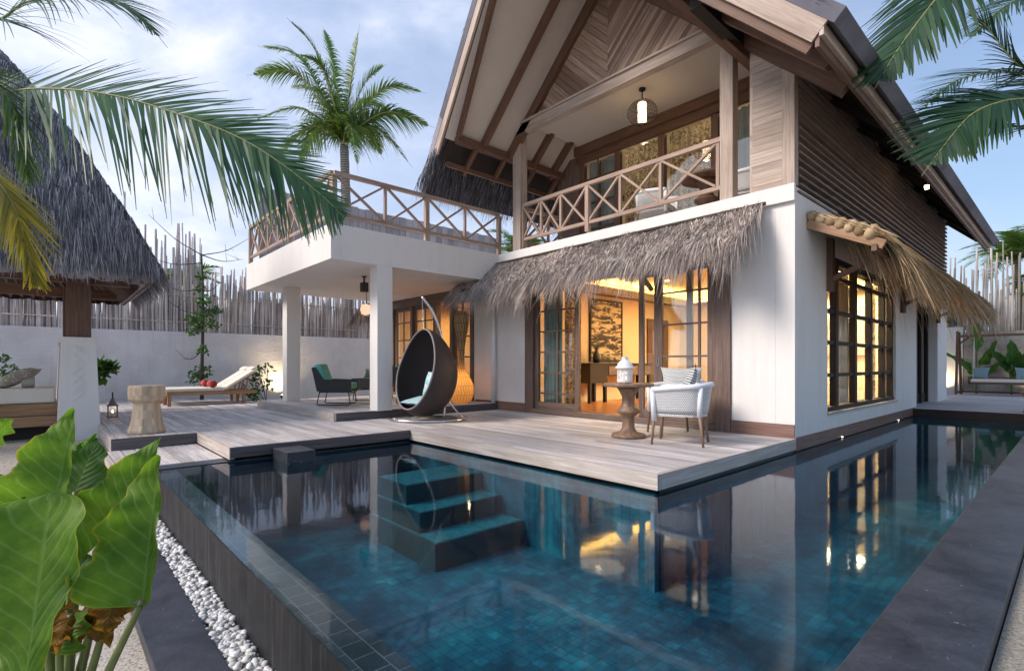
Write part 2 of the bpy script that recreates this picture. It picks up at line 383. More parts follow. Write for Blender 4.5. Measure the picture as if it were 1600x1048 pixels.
so.rotation_euler=sd.to_track_quat('Z','Y').to_euler()
# ---------------------------------------------------------------- ground
def sm(a,b,x): x=min(1,max(0,(x-a)/(b-a))); return x*x*(3-2*x)
def gz(x,y):
    if x>2.3: return -.24
    lo=sm(-6.4,-4.9,x)*(sm(-6.0,-6.6,y) if x<-4.36 else 1)
    return -.24-.39*lo
def sheet(name,xs,ys,mat):
    b=MB(); vs=[(x,y,gz(x,y)) for y in ys for x in xs]; nx=len(xs); fs=[]
    for j in range(len(ys)-1):
        for i in range(nx-1):
            a=j*nx+i; fs.append((a,a+1,a+nx+1,a+nx))
    b.mesh(vs,fs); return struct(b.build(name,mat,smooth=True))
def fr(a,b,n): return [a+(b-a)*i/n for i in range(n+1)]
b=MB()
def addsheet(xs,ys):
    vs=[(x,y,gz(x,y)) for y in ys for x in xs]; nx=len(xs); fs=[]
    for j in range(len(ys)-1):
        for i in range(nx-1):
            a=j*nx+i; fs.append((a,a+1,a+nx+1,a+nx))
    b.mesh(vs,fs)
addsheet([-900,-60,-20]+fr(-12,-4.35,26),[-900,-60,-20]+fr(-12,-5.8,40)+[0,7.2,60,900])
addsheet(fr(-4.35,2.3,14),[-900,-60,-20]+fr(-12,-6.7,40))
addsheet([2.3001,60,900],[-900,-60,60,900])
addsheet([-4.35,2.3],[7.2,60,900])
struct(b.build('ground',M['sand'],smooth=True))
b=MB(); b.grid(lambda u,v:V((2.36+u*3,-7+v*24,-.215+.012*math.sin(40*u)*math.sin(150*v))),20,90); struct(b.build('gravel_ground',M['gravel'],smooth=True))
# ---------------------------------------------------------------- pool
WZ=-.175
b=MB()
b.box(-4.3,1.98,-6.66,-3.35,-1.17,-1.10); b.box(-.1,1.98,-3.35,7.2,-1.17,-1.10)
b.box(-.1,1.99,7.19,7.247,-1.6,-.2); b.box(-4.36,-4.3,-6.66,-3.35,-1.55,-.2); b.box(-4.3,-.03,-3.38,-3.3,-1.55,-.2); b.box(-.06,-.02,-3.30,7.2,-1.55,-.2)
struct(b.build('pool_basin',M['pool']))
b=MB(); b.box(-4.3,2.36,-6.66,-6.45,-1.55,-.195); struct(b.build('pool_rim',M['rim']))
b=MB(); b.box(-4.36,2.36,-6.672,-6.660,-.66,-.182); struct(b.build('pool_outer_wall',M['outer']))
b=MB(); b.box(1.98,2.355,-6.66,7.2,-1.55,-.15); struct(b.build('pool_coping',M['slate'],bevel=.004))
b=MB(); b.box(-4.52,-4.302,-7.12,-3.4,-.6,-.166); struct(b.build('pool_side_coping',M['slate'],bevel=.004))
b=MB(); b.box(-4.52,3.2,-7.125,-6.835,-.8,-.55); struct(b.build('slate_kerb',M['slate'],bevel=.006))
STEP=((-2.55,-4.50,-.38),(-2.17,-4.56,-.60),(-1.78,-4.62,-.82))
b=MB()
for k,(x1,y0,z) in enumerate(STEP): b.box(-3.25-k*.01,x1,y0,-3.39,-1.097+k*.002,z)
struct(b.build('pool_steps',plain('step_shaded_tile',(.006,.030,.042),.5,.4,6)))  # risers coloured darker, their shade put into the tile
b=MB()
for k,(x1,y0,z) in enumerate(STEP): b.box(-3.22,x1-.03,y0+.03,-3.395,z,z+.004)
struct(b.build('pool_step_lit_tops',plain('step_lit_tile',(.011,.12,.15),.5,.5,14)))  # same steps with tops coloured brighter, as if lit
b=MB(); n=60
vs=[];fs=[]
b.face([(-4.3,-6.668,WZ),(1.98,-6.668,WZ),(1.98,-3.41,WZ),(-4.3,-3.41,WZ)]); b.face([(-.02,-3.41,WZ),(1.98,-3.41,WZ),(1.98,7.2,WZ),(-.02,7.2,WZ)])
struct(b.build('water',M['water']))
# pebbles in the drain strip
b=MB()
ico=[]
def pebble(b,c,r,sq):
    a=U(0,6.28); ca,sa=math.cos(a),math.sin(a); vs=[]
    e=(r*U(.8,1.3),r*U(.7,1.0),r*sq)
    for i in range(1,4):
        th=math.pi*i/4
        for k in range(6):
            ph=2*math.pi*k/6+i*.5; x=e[0]*math.sin(th)*math.cos(ph)*U(.88,1.1); y=e[1]*math.sin(th)*math.sin(ph)*U(.88,1.1); z=e[2]*math.cos(th)
            vs.append((c[0]+x*ca-y*sa,c[1]+x*sa+y*ca,c[2]+z))
    vs.append((c[0],c[1],c[2]+e[2])); vs.append((c[0],c[1],c[2]-e[2])); fs=[]
    for i in range(2):
        for k in range(6): fs.append((i*6+k,(i+1)*6+k,(i+1)*6+(k+1)%6,i*6+(k+1)%6))
    for k in range(6): fs.append((18,k,(k+1)%6)); fs.append((19,12+(k+1)%6,12+k))
    b.mesh(vs,fs)
for i in range(3000):
    x=-4.4+6.0*R(); y=U(-6.83,-6.682); pebble(b,(x,y,-.585+U(-.012,.028)),U(.010,.028)*(1.25 if R()<.1 else 1),.72)
o=b.build('pebbles',M['pebble'],smooth=True); tag(o,'white pebbles filling the drain strip under the black pool edge','pebbles',kind='stuff')
# ---------------------------------------------------------------- decks
def planks(b,rows,zt,th=.03,pw=.14,gap=.006,ml=2.6):
    for (y0,y1,x0,x1) in rows:
        n=max(1,round((y1-y0)/pw)); h=(y1-y0)/n
        for i in range(n):
            x=x0-U(0,ml*.6)
            while x<x1-1e-6:
                e=min(x1,x+U(ml*.7,ml*1.3))
                if e<=x0: x=e; continue
                if x1-e<.4: e=x1
                b.box(max(x,x0),e-(.003 if e<x1 else 0),y0+i*h+gap/2,y0+(i+1)*h-gap/2,zt-th,zt+U(-.0012,.0012)); x=e
b=MB()
planks(b,[(-3.35,-.02,-6.3,-.03)],0,gap=.008); planks(b,[(-5.84,-3.35,-15.2,-4.33),(-6.84,-5.84,-15.2,-6.18)],0,gap=.009)
struct(b.build('wooden_deck',M['deck']))
b=MB()
b.box(-4.30,.02,-3.412,-3.354,-.145,.001); b.box(-.03,.022,-3.35,-.02,-.145,.001)      # front and side edge boards
b.box(-6.18,-4.3,-5.902,-5.844,-.145,.001)
struct(b.build('deck_edge_board',M['deck_edge']))
b=MB(); b.box(-15.2,-6.15,-6.90,-6.844,-.2,.001); struct(b.build('deck_side_board',M['deck_edge']))
b=MB(); b.box(-4.326,-4.27,-5.9,-3.414,-.125,-.001); b.box(-6.176,-6.12,-6.9,-5.905,-.16,-.001); struct(b.build('deck_fascia',M['deck_dark']))
b=MB(); b.box(-6.0,-.06,-3.3,-.3,-.5,-.06); b.box(-15,-4.4,-5.7,-3.5,-.5,-.06); b.box(-15,-6.3,-6.8,-5.7,-.5,-.06); struct(b.build('deck_joists',M['dark']))
b=MB(); planks(b,[(-6.95,-5.91,-6.11,-4.53)],-.155,gap=.012); struct(b.build('lower_deck',M['deck']))
b=MB(); b.box(-6.15,-4.53,-7.01,-6.955,-.3,-.156); struct(b.build('lower_deck_edge',M['deck_edge']))
b=MB(); planks(b,[(-3.76,-.02,-10.6,-6.24)],.146); struct(b.build('raised_deck',M['deck']))
b=MB(); b.box(-10.6,-6.19,-3.81,-3.764,.004,.147); b.box(-10.65,-10.6,-3.81,-.02,.004,.147); struct(b.build('raised_deck_edge',M['deck_edge']))
b=MB(); b.box(-6.236,-6.19,-3.762,-.02,.004,.145); struct(b.build('raised_deck_fascia',M['deck_dark']))
b=MB(); planks(b,[(7.25,17.3,-.3,6)],0); struct(b.build('back_deck',M['deck']))
b=MB(); b.box(-.6,6,7.2,7.248,-.5,.002); struct(b.build('back_deck_fascia',M['dark']))
# ================================================================ VILLA
vl=thing('villa','two storey white villa with wood gable, grey thatch awning and railed terrace beside the pool','villa')
# walls
b=MB()
b.box(-7.08,-5.29,0,.25,-.3,3.25); b.box(-.872,-.252,0,.25,-.3,3.25); b.box(-5.29,-.872,.003,.25,2.72,3.25); b.box(-11.2,-7.08,.003,.25,2.86,3.25); b.box(-11.4,-11.0,.003,.25,0,2.86)
b.build('front_wall',M['plaster'],vl)
b=MB()
b.box(-.25,0,0,1.343,-.155,3.36); b.box(-.25,0,5.708,7.72,-.155,3.36); b.box(-.25,0,1.343,5.708,-.155,.27); b.box(-.25,0,1.343,5.708,2.72,3.36); b.box(-.35,-.1,7.721,10.4,2.6,3.36); b.box(-.4,0,10.4,11.8,-.1,3.36); b.box(-.75,-.3,7.721,10.4,-.1,2.6); b.box(-.5,-.26,7.4,7.72,-.1,3.3)
b.build('side_wall',M['plaster'],vl)
b=MB(); b.box(-7.0,-5.29,-.022,-.002,0,.19); b.build('skirting',M['skirt'],vl); b=MB(); b.box(-.872,.0,-.022,-.002,0,.185); b.box(.002,.024,-.02,7.72,-.16,.01); b.build('skirting',M['skirt'],vl)
b=MB(); b.box(-.019,.0012,-3.33,7.19,-.30,-.150); b.build('plinth_or_dark_gap',M['black'],vl)  # black band added to stand in for the dark gap above the water
b=MB(); b.box(-6.13,.012,-.06,-.002,3.23,3.46); b.box(-.012,.012,-.002,0.001,3.3,3.46); b.box(-6.1,-.02,0.0,1.9,3.30,3.45); b.build('floor_slab',M['plaster'],vl)
# terrace
b=MB(); b.box(-11.26,-6.13,-3.884,-.062,2.853,2.95); b.box(-6.33,-6.13,-3.884,-.062,2.95,3.47); b.box(-11.26,-6.33,-3.884,-3.70,2.95,3.47); b.box(-11.26,-6.33,-3.7,6,2.95,3.30); b.box(-11.26,-11.06,-3.7,6,3.30,3.47); b.build('terrace_slab',M['plaster'],vl)
for x,y in ((-6.135,-3.0),(-9.95,-3.35)):
    b=MB(); b.box(x-.30,x,y,y+.31,.146,2.853); b.build('column',M['plaster'],vl)
b=MB(); b.tube([(-6.26,-.09,.12),(-6.26,-.09,2.85)],.05,14); b.build('downpipe',M['white'],vl,smooth=True)
# railing helper
def railing(pts,name,parent,mat,zb,zt,divs,posts,diagw=.045):
    root=None
    a=V(pts[0]);c=V(pts[1]); d=(c-a)
    b=MB(); b.beam(a+V((0,0,zt)),c+V((0,0,zt)),.075,.07); root=b.build(name,mat,parent)
    ORG[root.name]=ORG[parent.name]
    b=MB(); b.beam(a+V((0,0,zb)),c+V((0,0,zb)),.055,.06); b.build('bottom_rail',mat,root)
    side=d.normalized().cross(V((0,0,1)))
    for i,tt in enumerate(divs):
        p=a+d*tt; wide=.085 if i in posts else .05
        b=MB(); b.beam(p+V((0,0,zb-.17 if i in posts else zb+.03)),p+V((0,0,zt-.036)),wide,wide,up=side); b.build('baluster_post',mat,root)
    for i in range(len(divs)-1):
        p=a+d*divs[i];q=a+d*divs[i+1]; e=(q-p).normalized()*.03; z0=zb+.03; z1=zt-.036
        b=MB(); b.beam(p+e+V((0,0,z0)),q-e+V((0,0,z1)),diagw,.038,up=side.cross((q-p).normalized())); b.beam(p+e+V((0,0,z1))+side*.012,q-e+V((0,0,z0))+side*.012,diagw,.038); b.build('cross_brace',mat,root)
    return root
railing([(-5.46,.08,0),(-1.05,.08,0)],'balcony_railing',vl,M['rail'],3.70,4.43,[0,.125,.25,.405,.575,.76,.985],(3,0))
railing([(-6.2,-3.80,0),(-6.2,.02,0)],'terrace_railing',vl,M['rail'],3.66,4.38,[.0,.26,.5,.75,1],(0,2,4))
railing([(-11.2,-3.80,0),(-6.26,-3.80,0)],'terrace_railing',vl,M['rail'],3.66,4.40,[0,.14,.28,.42,.56,.70,.84,.99],(0,4))
railing([(-5.6,.2,0),(-5.6,1.8,0)],'balcony_side_railing',vl,M['rail'],3.70,4.43,[0,.5,1],())
# timber screen on the terrace
b=MB(); y=-3.6
while y<4.2:
    b.box(-11.24,-11.2,y,y+.21,3.47,5.47+U(-.02,.02)); y+=.22
b.box(-11.2,-11.17,-3.6,4.2,4.0,4.08); b.box(-11.2,-11.17,-3.6,4.2,5.1,5.18); b.build('terrace_screen',M['grey_board'],vl)
# ------------------------------------------------------------ upper storey
b=MB(); b.box(-1.05,-.85,-.01,.17,3.46,5.93); b.build('balcony_post',M['pale'],vl,bevel=.008)
b=MB(); b.box(-5.70,-5.46,-.01,.2,3.46,5.93); b.build('balcony_post',M['pale'],vl,bevel=.008)
b=MB()
z=3.462
b.box(-.60,-.17,.04,.06,3.46,5.5)
while z<5.55:
    b.box(-.61,-.16,.010+U(0,.006),.035,z,z+.0925); z+=.096
b.box(-.61,-.57,.012,1.8,3.46,5.5)
b.build('corner_cladding',M['clap'],vl)
b=MB(); b.box(-.16,.0,-.012,.13,3.462,5.28); b.build('corner_post',M['pale'],vl,bevel=.006)
b=MB(); b.beam((-5.78,.02,6.02),(-.7,.02,6.02),.16,.19); b.beam((-5.6,-.02,6.135),(-.9,-.02,6.135),.16,.04); b.build('tie_beam',M['pale'],vl,bevel=.008)
# louvred side wall
b=MB(); z=3.37; k=0
b.box(-.2,-.07,.14,11.8,3.36,5.2)
while z<5.25:
    b.box(-.05,.018,.135,11.8,z,z+.030)
    y=.14+(.27 if k%2 else 0)+U(-.02,.02)
    while y<11.7:
        b.box(-.068,-.046+U(-.003,.003),y,y+U(.22,.27),z+.031,z+.108); y+=.54
    z+=.11; k+=1
b.build('louvred_wall',M['louver'],vl)
# ------------------------------------------------------------ roof
XR=-3.16; ZR=8.23; SL=.955
zu=lambda x:ZR-SL*abs(x-XR)
nr=V((SL,0,1)).normalized(); nl=V((-SL,0,1)).normalized()
YF=lambda x:-1.45-.5*(1-abs(x-XR)/3.9)*1.6       # the gable edge leans out towards the ridge
b=MB()
for s_ in(-1,1):
    nn=nr if s_>0 else nl
    for i in range(4):
        x0=XR+s_*(.0+i*.98); x1=XR+s_*(.0+(i+1)*.98)
        if i==3:
            if s_<0: continue
            x1=XR+s_*3.90
        elif i==2 and s_<0: x1=XR-2.80
        p=[V((x0,YF(x0)+.06,zu(x0))),V((x1,YF(x1)+.06,zu(x1))),V((x1,13.3,zu(x1))),V((x0,13.3,zu(x0)))]
        d=nn*.02
        if s_<0: p.reverse()
        b.prism(p,d)
rfl=b.build('roof_lining',M['soffit'],vl)
b=MB()
for s_ in (1,):
    p=[V((-.75,-1.3,zu(-.75)-.012)),V((.705,-1.35,zu(.705)-.012)),V((.705,13.3,zu(.705)-.012)),V((-.75,13.3,zu(-.75)-.012))]; b.prism(p,nr*.008)
p=[V((-5.96,-1.5,zu(-5.96)+.03)),V((-6.9,-1.5,zu(-6.9)+.03)),V((-6.9,13.3,zu(-6.9)+.03)),V((-5.96,13.3,zu(-5.96)+.03))]; b.prism(p[::-1],nl*.03)
b.build('eave_boards',M['dark'],vl)
def rafter(y,s_,x0,x1,w=.115,h=.13,mat='brown',dy0=0,dy1=0):
    nn=nr if s_>0 else nl
    b=MB(); b.beam(V((x0,y+dy0,zu(x0)))-nn*(h/2+.002),V((x1,y+dy1,zu(x1)))-nn*(h/2+.002),w,h,up=nn); return b.build('rafter',M[mat],vl)
for y in (-.74,):
    rafter(y,-1,-5.85,XR-.05); rafter(y,1,XR+.05,.69,mat='brown')
rafter(.0,-1,-5.9,XR-.05,.12,.2); rafter(-.05,1,XR+.05,.69,.12,.2)
for y in (.75,1.4): rafter(y,-1,-6.0,-4.6)
rafter(-1.38,-1,-5.85,XR-.05,.07,.12,dy1=-.8); rafter(-1.38,1,XR+.05,.69,.07,.12,dy0=-.8)
for y in (1.6,3.0,4.5,6,7.5,9,10.5,12): rafter(y,1,-.05,.69,.08,.10,'dark')
b=MB(); b.beam((-5.85,-1.4,5.56),(-5.85,8,5.56),.14,.15); b.build('purlin',M['brown'],vl)
b=MB(); b.beam((-6.2,-1.4,5.16),(-6.2,8,5.16),.05,.10)
b.build('eave_batten',M['brown'],vl)
for y in (-.9,-.1,.8,1.6,2.4):
    b=MB(); b.beam((-5.85,y,5.50),(-6.3,y,5.08),.08,.08); b.build('rafter_tail',M['brown'],vl)
b=MB(); b.beam((-.72,-1.35,zu(-.72)-.22),(-.72,3,zu(-.72)-.22),.16,.18); b.build('purlin',M['dark'],vl)
# curved strut under the right gable edge
b=MB(); b.beam((-1.15,-1.62,6.12),(-.62,.25,5.45),.14,.20); b.build('brace',M['brown'],vl)
for s_,x1,nm in ((-1,-6.22,'left'),(1,.73,'right')):
    nn=nr if s_>0 else nl
    p=[V((x1,YF(x1),zu(x1))),V((XR,YF(XR),zu(XR)))]
    b=MB(); b.beam(p[0]+nn*.08-V((0,.0,0)),p[1]+nn*.08,.045,.34 if s_>0 else .2,up=nn); b.build('barge_board',M['pale'],vl)
    if s_>0:
        b=MB(); b.beam(p[0]-nn*.13+V((0,.06,0)),p[1]-nn*.13+V((0,.06,0)),.06,.12,up=nn); b.build('inner_barge',M['brown'],vl)
# right eave fascia: two boards
e0=.75
b=MB(); b.box(e0-.05,e0-.008,-1.45,13.35,zu(e0)-.11,zu(e0)+.14); b.build('fascia',M['brown'],vl)
b=MB(); b.box(e0-.005,e0+.04,-1.47,13.38,zu(e0)-.015,zu(e0)+.12); b.build('fascia',M['pale'],vl)
# roof covering
b=MB()
for s_ in(-1,1):
    nn=nr if s_>0 else nl; xe=XR+s_*(3.95 if s_>0 else 3.75)
    xs=[XR,XR+s_*1.3,XR+s_*2.6,xe]
    for i in range(3):
        x0,x1=xs[i],xs[i+1]
        p=[V((x0,YF(x0)-.03,zu(x0)))+nn*.135,V((x1,YF(x1)-.03,zu(x1)))+nn*.135,V((x1,13.45,zu(x1)))+nn*.135,V((x0,13.45,zu(x0)))+nn*.135]
        if s_<0:p.reverse()
        b.prism(p,nn*.16)
rc=b.build('roof_thatch',M['thatch_dark'],vl)
def strand(b,p,d,ln,w,droop,seg=3,curl=.05):
    d=d.normalized(); sd=d.cross(V((U(-1,1),U(-1,1),U(-.3,.3))))
    if sd.length<.01: sd=V((1,0,0))
    sd.normalize(); c=V((U(-1,1),U(-1,1),0))*curl; pts=[]
    for i in range(seg+1):
        q=ln*i/seg; pts.append(p+d*q+V((0,0,-1))*droop*q*q+c*q*q)
    b.ribbon(pts,sd,w)
b=MB()
# left eave fringe hanging below the batten, and the shaggy left gable edge
for i in range(5200):
    y=U(-1.75,6.5); x=U(-6.78,-6.2); p=V((x,y,zu(x)+.1)); strand(b,p,V((-.50,U(-.2,.2),-.78)),U(.22,.5),.014,.6,3,.25)
for i in range(2600):
    tt=R(); x=XR-3.5*tt; p=V((x,YF(x)+U(.03,.16),zu(x)))+nl*U(.16,.31); strand(b,p,V((-.7,U(-.2,.1),-.60)),U(.12,.3),.014,.3,2,.1)
for i in range(900):
    tt=R(); x=XR+3.7*tt; p=V((x,YF(x)+U(-.02,.1),zu(x)))+nr*U(.2,.31); strand(b,p,V((.7,U(-.3,.1),-.7)),U(.1,.25),.012,.2,2,.1)
b.build('roof_fringe',M['thatch_dark'],vl)
# gable boards: two fans meeting in a V
b=MB()
def clipgable(poly):
    out=poly
    for f_ in (lambda p:p[1]-6.235,lambda p:(zu(p[0])-.14)-p[1]):
        res=[]
        for i in range(len(out)):
            a,c=out[i],out[(i+1)%len(out)]; fa,fc=f_(a),f_(c)
            if fa>=0: res.append(a)
            if (fa>=0)!=(fc>=0):
                q=fa/(fa-fc); res.append((a[0]+(c[0]-a[0])*q,a[1]+(c[1]-a[1])*q))
        out=res
        if len(out)<3: return None
    return out
for s_ in(-1,1):
    pw=.075 if s_>0 else .115
    k=-34
    while k<36:
        # board runs along (s,1); its foot on the centre line or the tie beam
        o_=6.0+k*pw*1.414
        q=[(XR,o_),(XR+s_*3,o_+3),(XR+s_*3,o_+3+pw*1.33),(XR,o_+pw*1.33)]
        q=clipgable(q)
        if q:
            yy=.02+U(0,.012)
            if s_>0: b.prism([V((x,yy+.03,z)) for x,z in q][::-1],(0,-.03,0))
            else: b.prism([V((x,yy+.03,z)) for x,z in q],(0,-.03,0))
        k+=1
b.build('gable_boarding',M['gable'],vl)
# ------------------------------------------------------------ balcony recess
b=MB(); b.box(-5.3,-.62,.11,1.82,6.10,6.14); b.build('balcony_ceiling',M['ceil'],vl)
b=MB(); b.beam((-5.4,1.72,5.99),(-.62,1.72,5.99),.12,.2); b.beam((-5.4,1.78,5.80),(-.62,1.78,5.80),.1,.16); b.build('balcony_lintel',M['brown'],vl)
b=MB()
for x in (-5.25,-4.25,-3.15,-2.02,-.95): b.box(x-.07,x+.07,1.78,1.88,3.45,5.72)
for x in (-4.78,-.65): b.box(x-.025,x+.025,1.79,1.86,3.45,5.72)
for z in (4.15,4.75,5.3):
    b.box(-5.18,-4.32,1.8,1.85,z-.02,z+.02); b.box(-.88,-.62,1.8,1.85,z-.02,z+.02)
b.box(-5.18,-.62,1.79,1.87,3.45,3.55)
b.build('balcony_door_frame',M['brown'],vl)
b=MB(); b.box(-5.2,-.62,1.83,1.834,3.5,5.72); b.build('balcony_glazing',M['glass'],vl)
b=MB(); b.box(-5.9,-.2,4.2,4.3,3.45,6.2); b.box(-5.9,-5.8,2,4.2,3.45,5.6); b.box(-5.9,-.2,1.9,4.3,6.15,6.2); b.box(-5.9,-.2,1.9,4.3,3.44,3.47); b.box(-.3,-.21,1.9,4.2,3.47,5.2); b.build('upper_room',M['inwhite'],vl)
b=MB(); b.box(-6.0,-5.3,1.75,1.82,3.45,5.9); b.build('balcony_side_wall',M['door'],vl)
# ------------------------------------------------------------ doors and windows of the villa
def door_panel(name,x0,x1,y,z0,z1,st,vs,hs,handle=None,bot=.14,mat='door'):
    b=MB(); b.box(x0,x0+st,y,y+.05,z0,z1); b.box(x1-st,x1,y,y+.05,z0,z1); b.box(x0+st,x1-st,y+.002,y+.048,z0,z0+bot); b.box(x0+st,x1-st,y+.002,y+.048,z1-.1,z1)
    for x in vs: b.box(x-.02,x+.02,y+.008,y+.042,z0+bot,z1-.1)
    for z in hs:
        b.box(x0+st,x1-st,y+.011,y+.039,z-.016,z+.016)
    o=b.build(name,M[mat],vl,bevel=.003); ORG[o.name]=V((0,0,0))
    b=MB(); b.box(x0+st,x1-st,y+.023,y+.027,z0+bot,z1-.1); b.build('pane',M['glass'],o)
    if handle:
        b=MB(); h=[(handle+.018*math.sin(a),y-.008,1.05+.075*math.cos(a)) for a in [2*math.pi*i/16 for i in range(17)]]; b.tube(h,.007,6); b.build('handle',M['steel'],o,smooth=True)
    return o
b=MB(); b.box(-5.285,-5.05,-.045,.2,.0,2.72); b.box(-1.10,-.875,-.045,.2,.0,2.72); b.box(-5.05,-1.10,-.04,.2,2.60,2.72); b.box(-5.05,-1.10,-.06,.22,.002,.10)
b.build('door_frame',M['door'],vl,bevel=.006)
door_panel('sliding_door',-5.04,-3.85,.02,.10,2.60,.10,[-4.42],[.42,.84,1.26,1.68,2.1],-3.90)
door_panel('sliding_door',-2.20,-1.11,.02,.10,2.60,.15,[-1.40],[.62,1.14,1.66,2.18],-2.12)
door_panel('sliding_door',-2.55,-1.55,.09,.10,2.60,.10,[],[],None)
b=MB(); b.box(-11.0,-7.08,-.05,.2,2.62,2.86); 
for x in (-11.0,-9.95,-8.80,-8.05,-7.2): b.box(x,x+.11,-.03,.15,.15,2.62)
b.box(-11,-7.08,-.04,.2,.148,.22); b.build('door_frame',M['door'],vl,bevel=.006)
door_panel('sliding_door',-10.88,-9.96,.03,.22,2.62,.08,[-10.42],[.7,1.2,1.7,2.2])
door_panel('sliding_door',-9.83,-8.81,.03,.22,2.62,.08,[-9.3],[.7,1.2,1.7,2.2])
door_panel('sliding_door',-7.93,-7.21,.03,.22,2.62,.08,[-7.6],[.7,1.2,1.7,2.2],-7.88)
# side window
b=MB()
for y,wd in ((1.40,.10),(2.0,.13),(3.05,.13),(4.05,.13),(5.0,.13),(5.65,.10)): b.box(-.145,-.05,y-wd/2,y+wd/2,.33,2.72)
for z in (.84,1.36,1.86,2.42): b.box(-.14,-.07,1.36,5.68,z-.03,z+.03)
b.box(-.2,-.035,1.343,5.708,.27,.34); b.box(-.2,-.035,1.343,5.708,2.62,2.72)
wf=b.build('window',M['dark'],vl); ORG[wf.name]=V((0,0,0))
b=MB(); b.box(-.112,-.108,1.38,5.66,.33,2.66); b.build('pane',glass('clear_glass',1.28),wf)
b=MB(); b.box(-.06,.03,1.32,5.73,.235,.272); b.build('sill',M['deck_edge'],wf)
b=MB(); b.box(-.3,-.24,7.73,10.39,0,2.6); 
for y in (7.8,8.65,9.5,10.3): b.box(-.3,-.19,y-.06,y+.06,0,2.6)
b.box(-.3,-.18,7.73,10.39,2.5,2.6); sd_=b.build('side_door',M['dark'],vl); ORG[sd_.name]=V((0,0,0))
b=MB()
for a,c in ((7.87,8.58),(8.72,9.43),(9.57,10.23)): b.box(-.237,-.23,a,c,.25,2.45)
b.build('pane',glass('dark_glass',1.5,(.2,.2,.2)),sd_)
# ------------------------------------------------------------ awnings
def awning(name,P0,P1,Q0,Q1,n,mat,hang,spread0=0,spread1=0,under=True,wd=.017,zmax=None):
    # P0-P1 edge on the wall, Q0-Q1 outer edge
    P0,P1,Q0,Q1=map(V,(P0,P1,Q0,Q1)); b=MB(); dn=((Q0-P0)+(Q1-P1)).normalized(); al=(P1-P0).normalized()
    for i in range(n):
        a=R(); s_=R()**.8; p=(P0*(1-a)+P1*a)*(1-s_)+(Q0*(1-a)+Q1*a)*s_
        lump=.03*math.sin(a*37+3*math.sin(a*11))
        if zmax and zmax(p): continue
        e=al*(U(-.45,.45)+.25*math.sin(a*61)-(spread0*max(0,1-a*9))+(spread1*max(0,1-(1-a)*9)))
        strand(b,p+V((0,0,U(.0,.09)+lump)),dn+V((0,0,-.12))+e,U(.45,1.0)*(hang if R()<.9 else hang*1.3)*(1.05+.16*math.sin(a*53)+.1*math.sin(a*131)),wd*U(.7,1.3),U(.7,2.6),4,U(.1,.55))
    root=b.build(name,M[mat],vl); ORG[root.name]=V((0,0,0))
    return root
zc=lambda p:p.x<-6.12 and p.z>2.80
aw=awning('front_awning',(-7.0,-.10,3.20),(-.36,-.10,3.20),(-7.0,-.72,2.60),(-.45,-.72,2.60),36000,'thatch',.35,1.0,.3,zmax=zc,wd=.009)
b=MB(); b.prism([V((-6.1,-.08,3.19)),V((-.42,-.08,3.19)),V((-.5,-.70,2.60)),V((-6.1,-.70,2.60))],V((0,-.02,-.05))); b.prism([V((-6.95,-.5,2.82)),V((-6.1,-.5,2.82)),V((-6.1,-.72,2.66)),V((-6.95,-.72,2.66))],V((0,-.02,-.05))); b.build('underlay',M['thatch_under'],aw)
b=MB(); b.tube([(-6.12,-.12,3.245),(-3.2,-.13,3.235),(-.34,-.12,3.245)],.028,8); b.build('ridge_pole',M['thatch_under'],aw)
for x in (-5.2,-3.9,-2.2,-1.0):
    b=MB(); b.beam((x,-.04,2.55),(x,-.62,2.62),.07,.07); b.beam((x,-.04,2.25),(x,-.55,2.58),.06,.06); b.build('bracket',M['door'],aw)
b=MB(); b.beam((-.5,-.10,3.12),(-.62,-.75,2.62),.06,.09); b.build('rafter',M['pale'],aw)
sa=awning('side_awning',(.06,.62,3.12),(.06,10.3,3.12),(.86,.72,2.66),(.86,10.3,2.66),24000,'thatch_gold',.45,.0,.1,wd=.017,zmax=lambda p:p.y<1.15 and p.x<.70)
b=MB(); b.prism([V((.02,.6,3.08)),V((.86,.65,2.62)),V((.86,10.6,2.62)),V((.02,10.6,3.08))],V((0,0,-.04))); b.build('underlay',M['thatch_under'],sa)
b=MB(); b.beam((.0,.47,3.0),(.90,.52,2.56),.07,.12); b.build('rafter',M['teak'],sa,bevel=.005)
b=MB(); b.beam((.80,.44,2.53),(.80,10.5,2.53),.06,.09); b.build('outer_beam',M['brown'],sa)
b=MB()
for i in range(7):
    q=i/6; c=V((.06+.70*q,.50+.03*q,3.10-.36*q)); r=.080+.040*q
    b.lathe([(0.001,-.075),(r*.8,-.055),(r,0),(r*.8,.05),(.001,.075)],(0,0,0),12,False)
    for k in range(len(b.v)-60,len(b.v)):
        x,y,z=b.v[k]; d=V((.89,.03,-.46)).normalized(); u2=V((0,1,0)); v2=d.cross(u2); pp=c+u2*x*1.1+v2*y+d*z; b.v[k]=tuple(pp)
b.build('tied_roll',M['thatch_gold'],sa,smooth=True)
b=MB()
for i in range(500):
    q=R()**.7; c=V((.04+.78*q,.46+U(-.03,.1),3.12-.38*q+U(0,.06))); strand(b,c,V((.8,U(-.3,.2),-.42)),U(.12,.3),.016,.8,2,.4)
b.build('roll_strands',M['thatch_gold'],sa)
for y in (1.35,6.15,10.2):
    b=MB(); b.box(.002,.085,y-.06,y+.06,2.12,2.92); b.beam((.06,y,2.30),(.78,y,2.62),.07,.07); b.build('bracket',M['brown'],sa,bevel=.004)
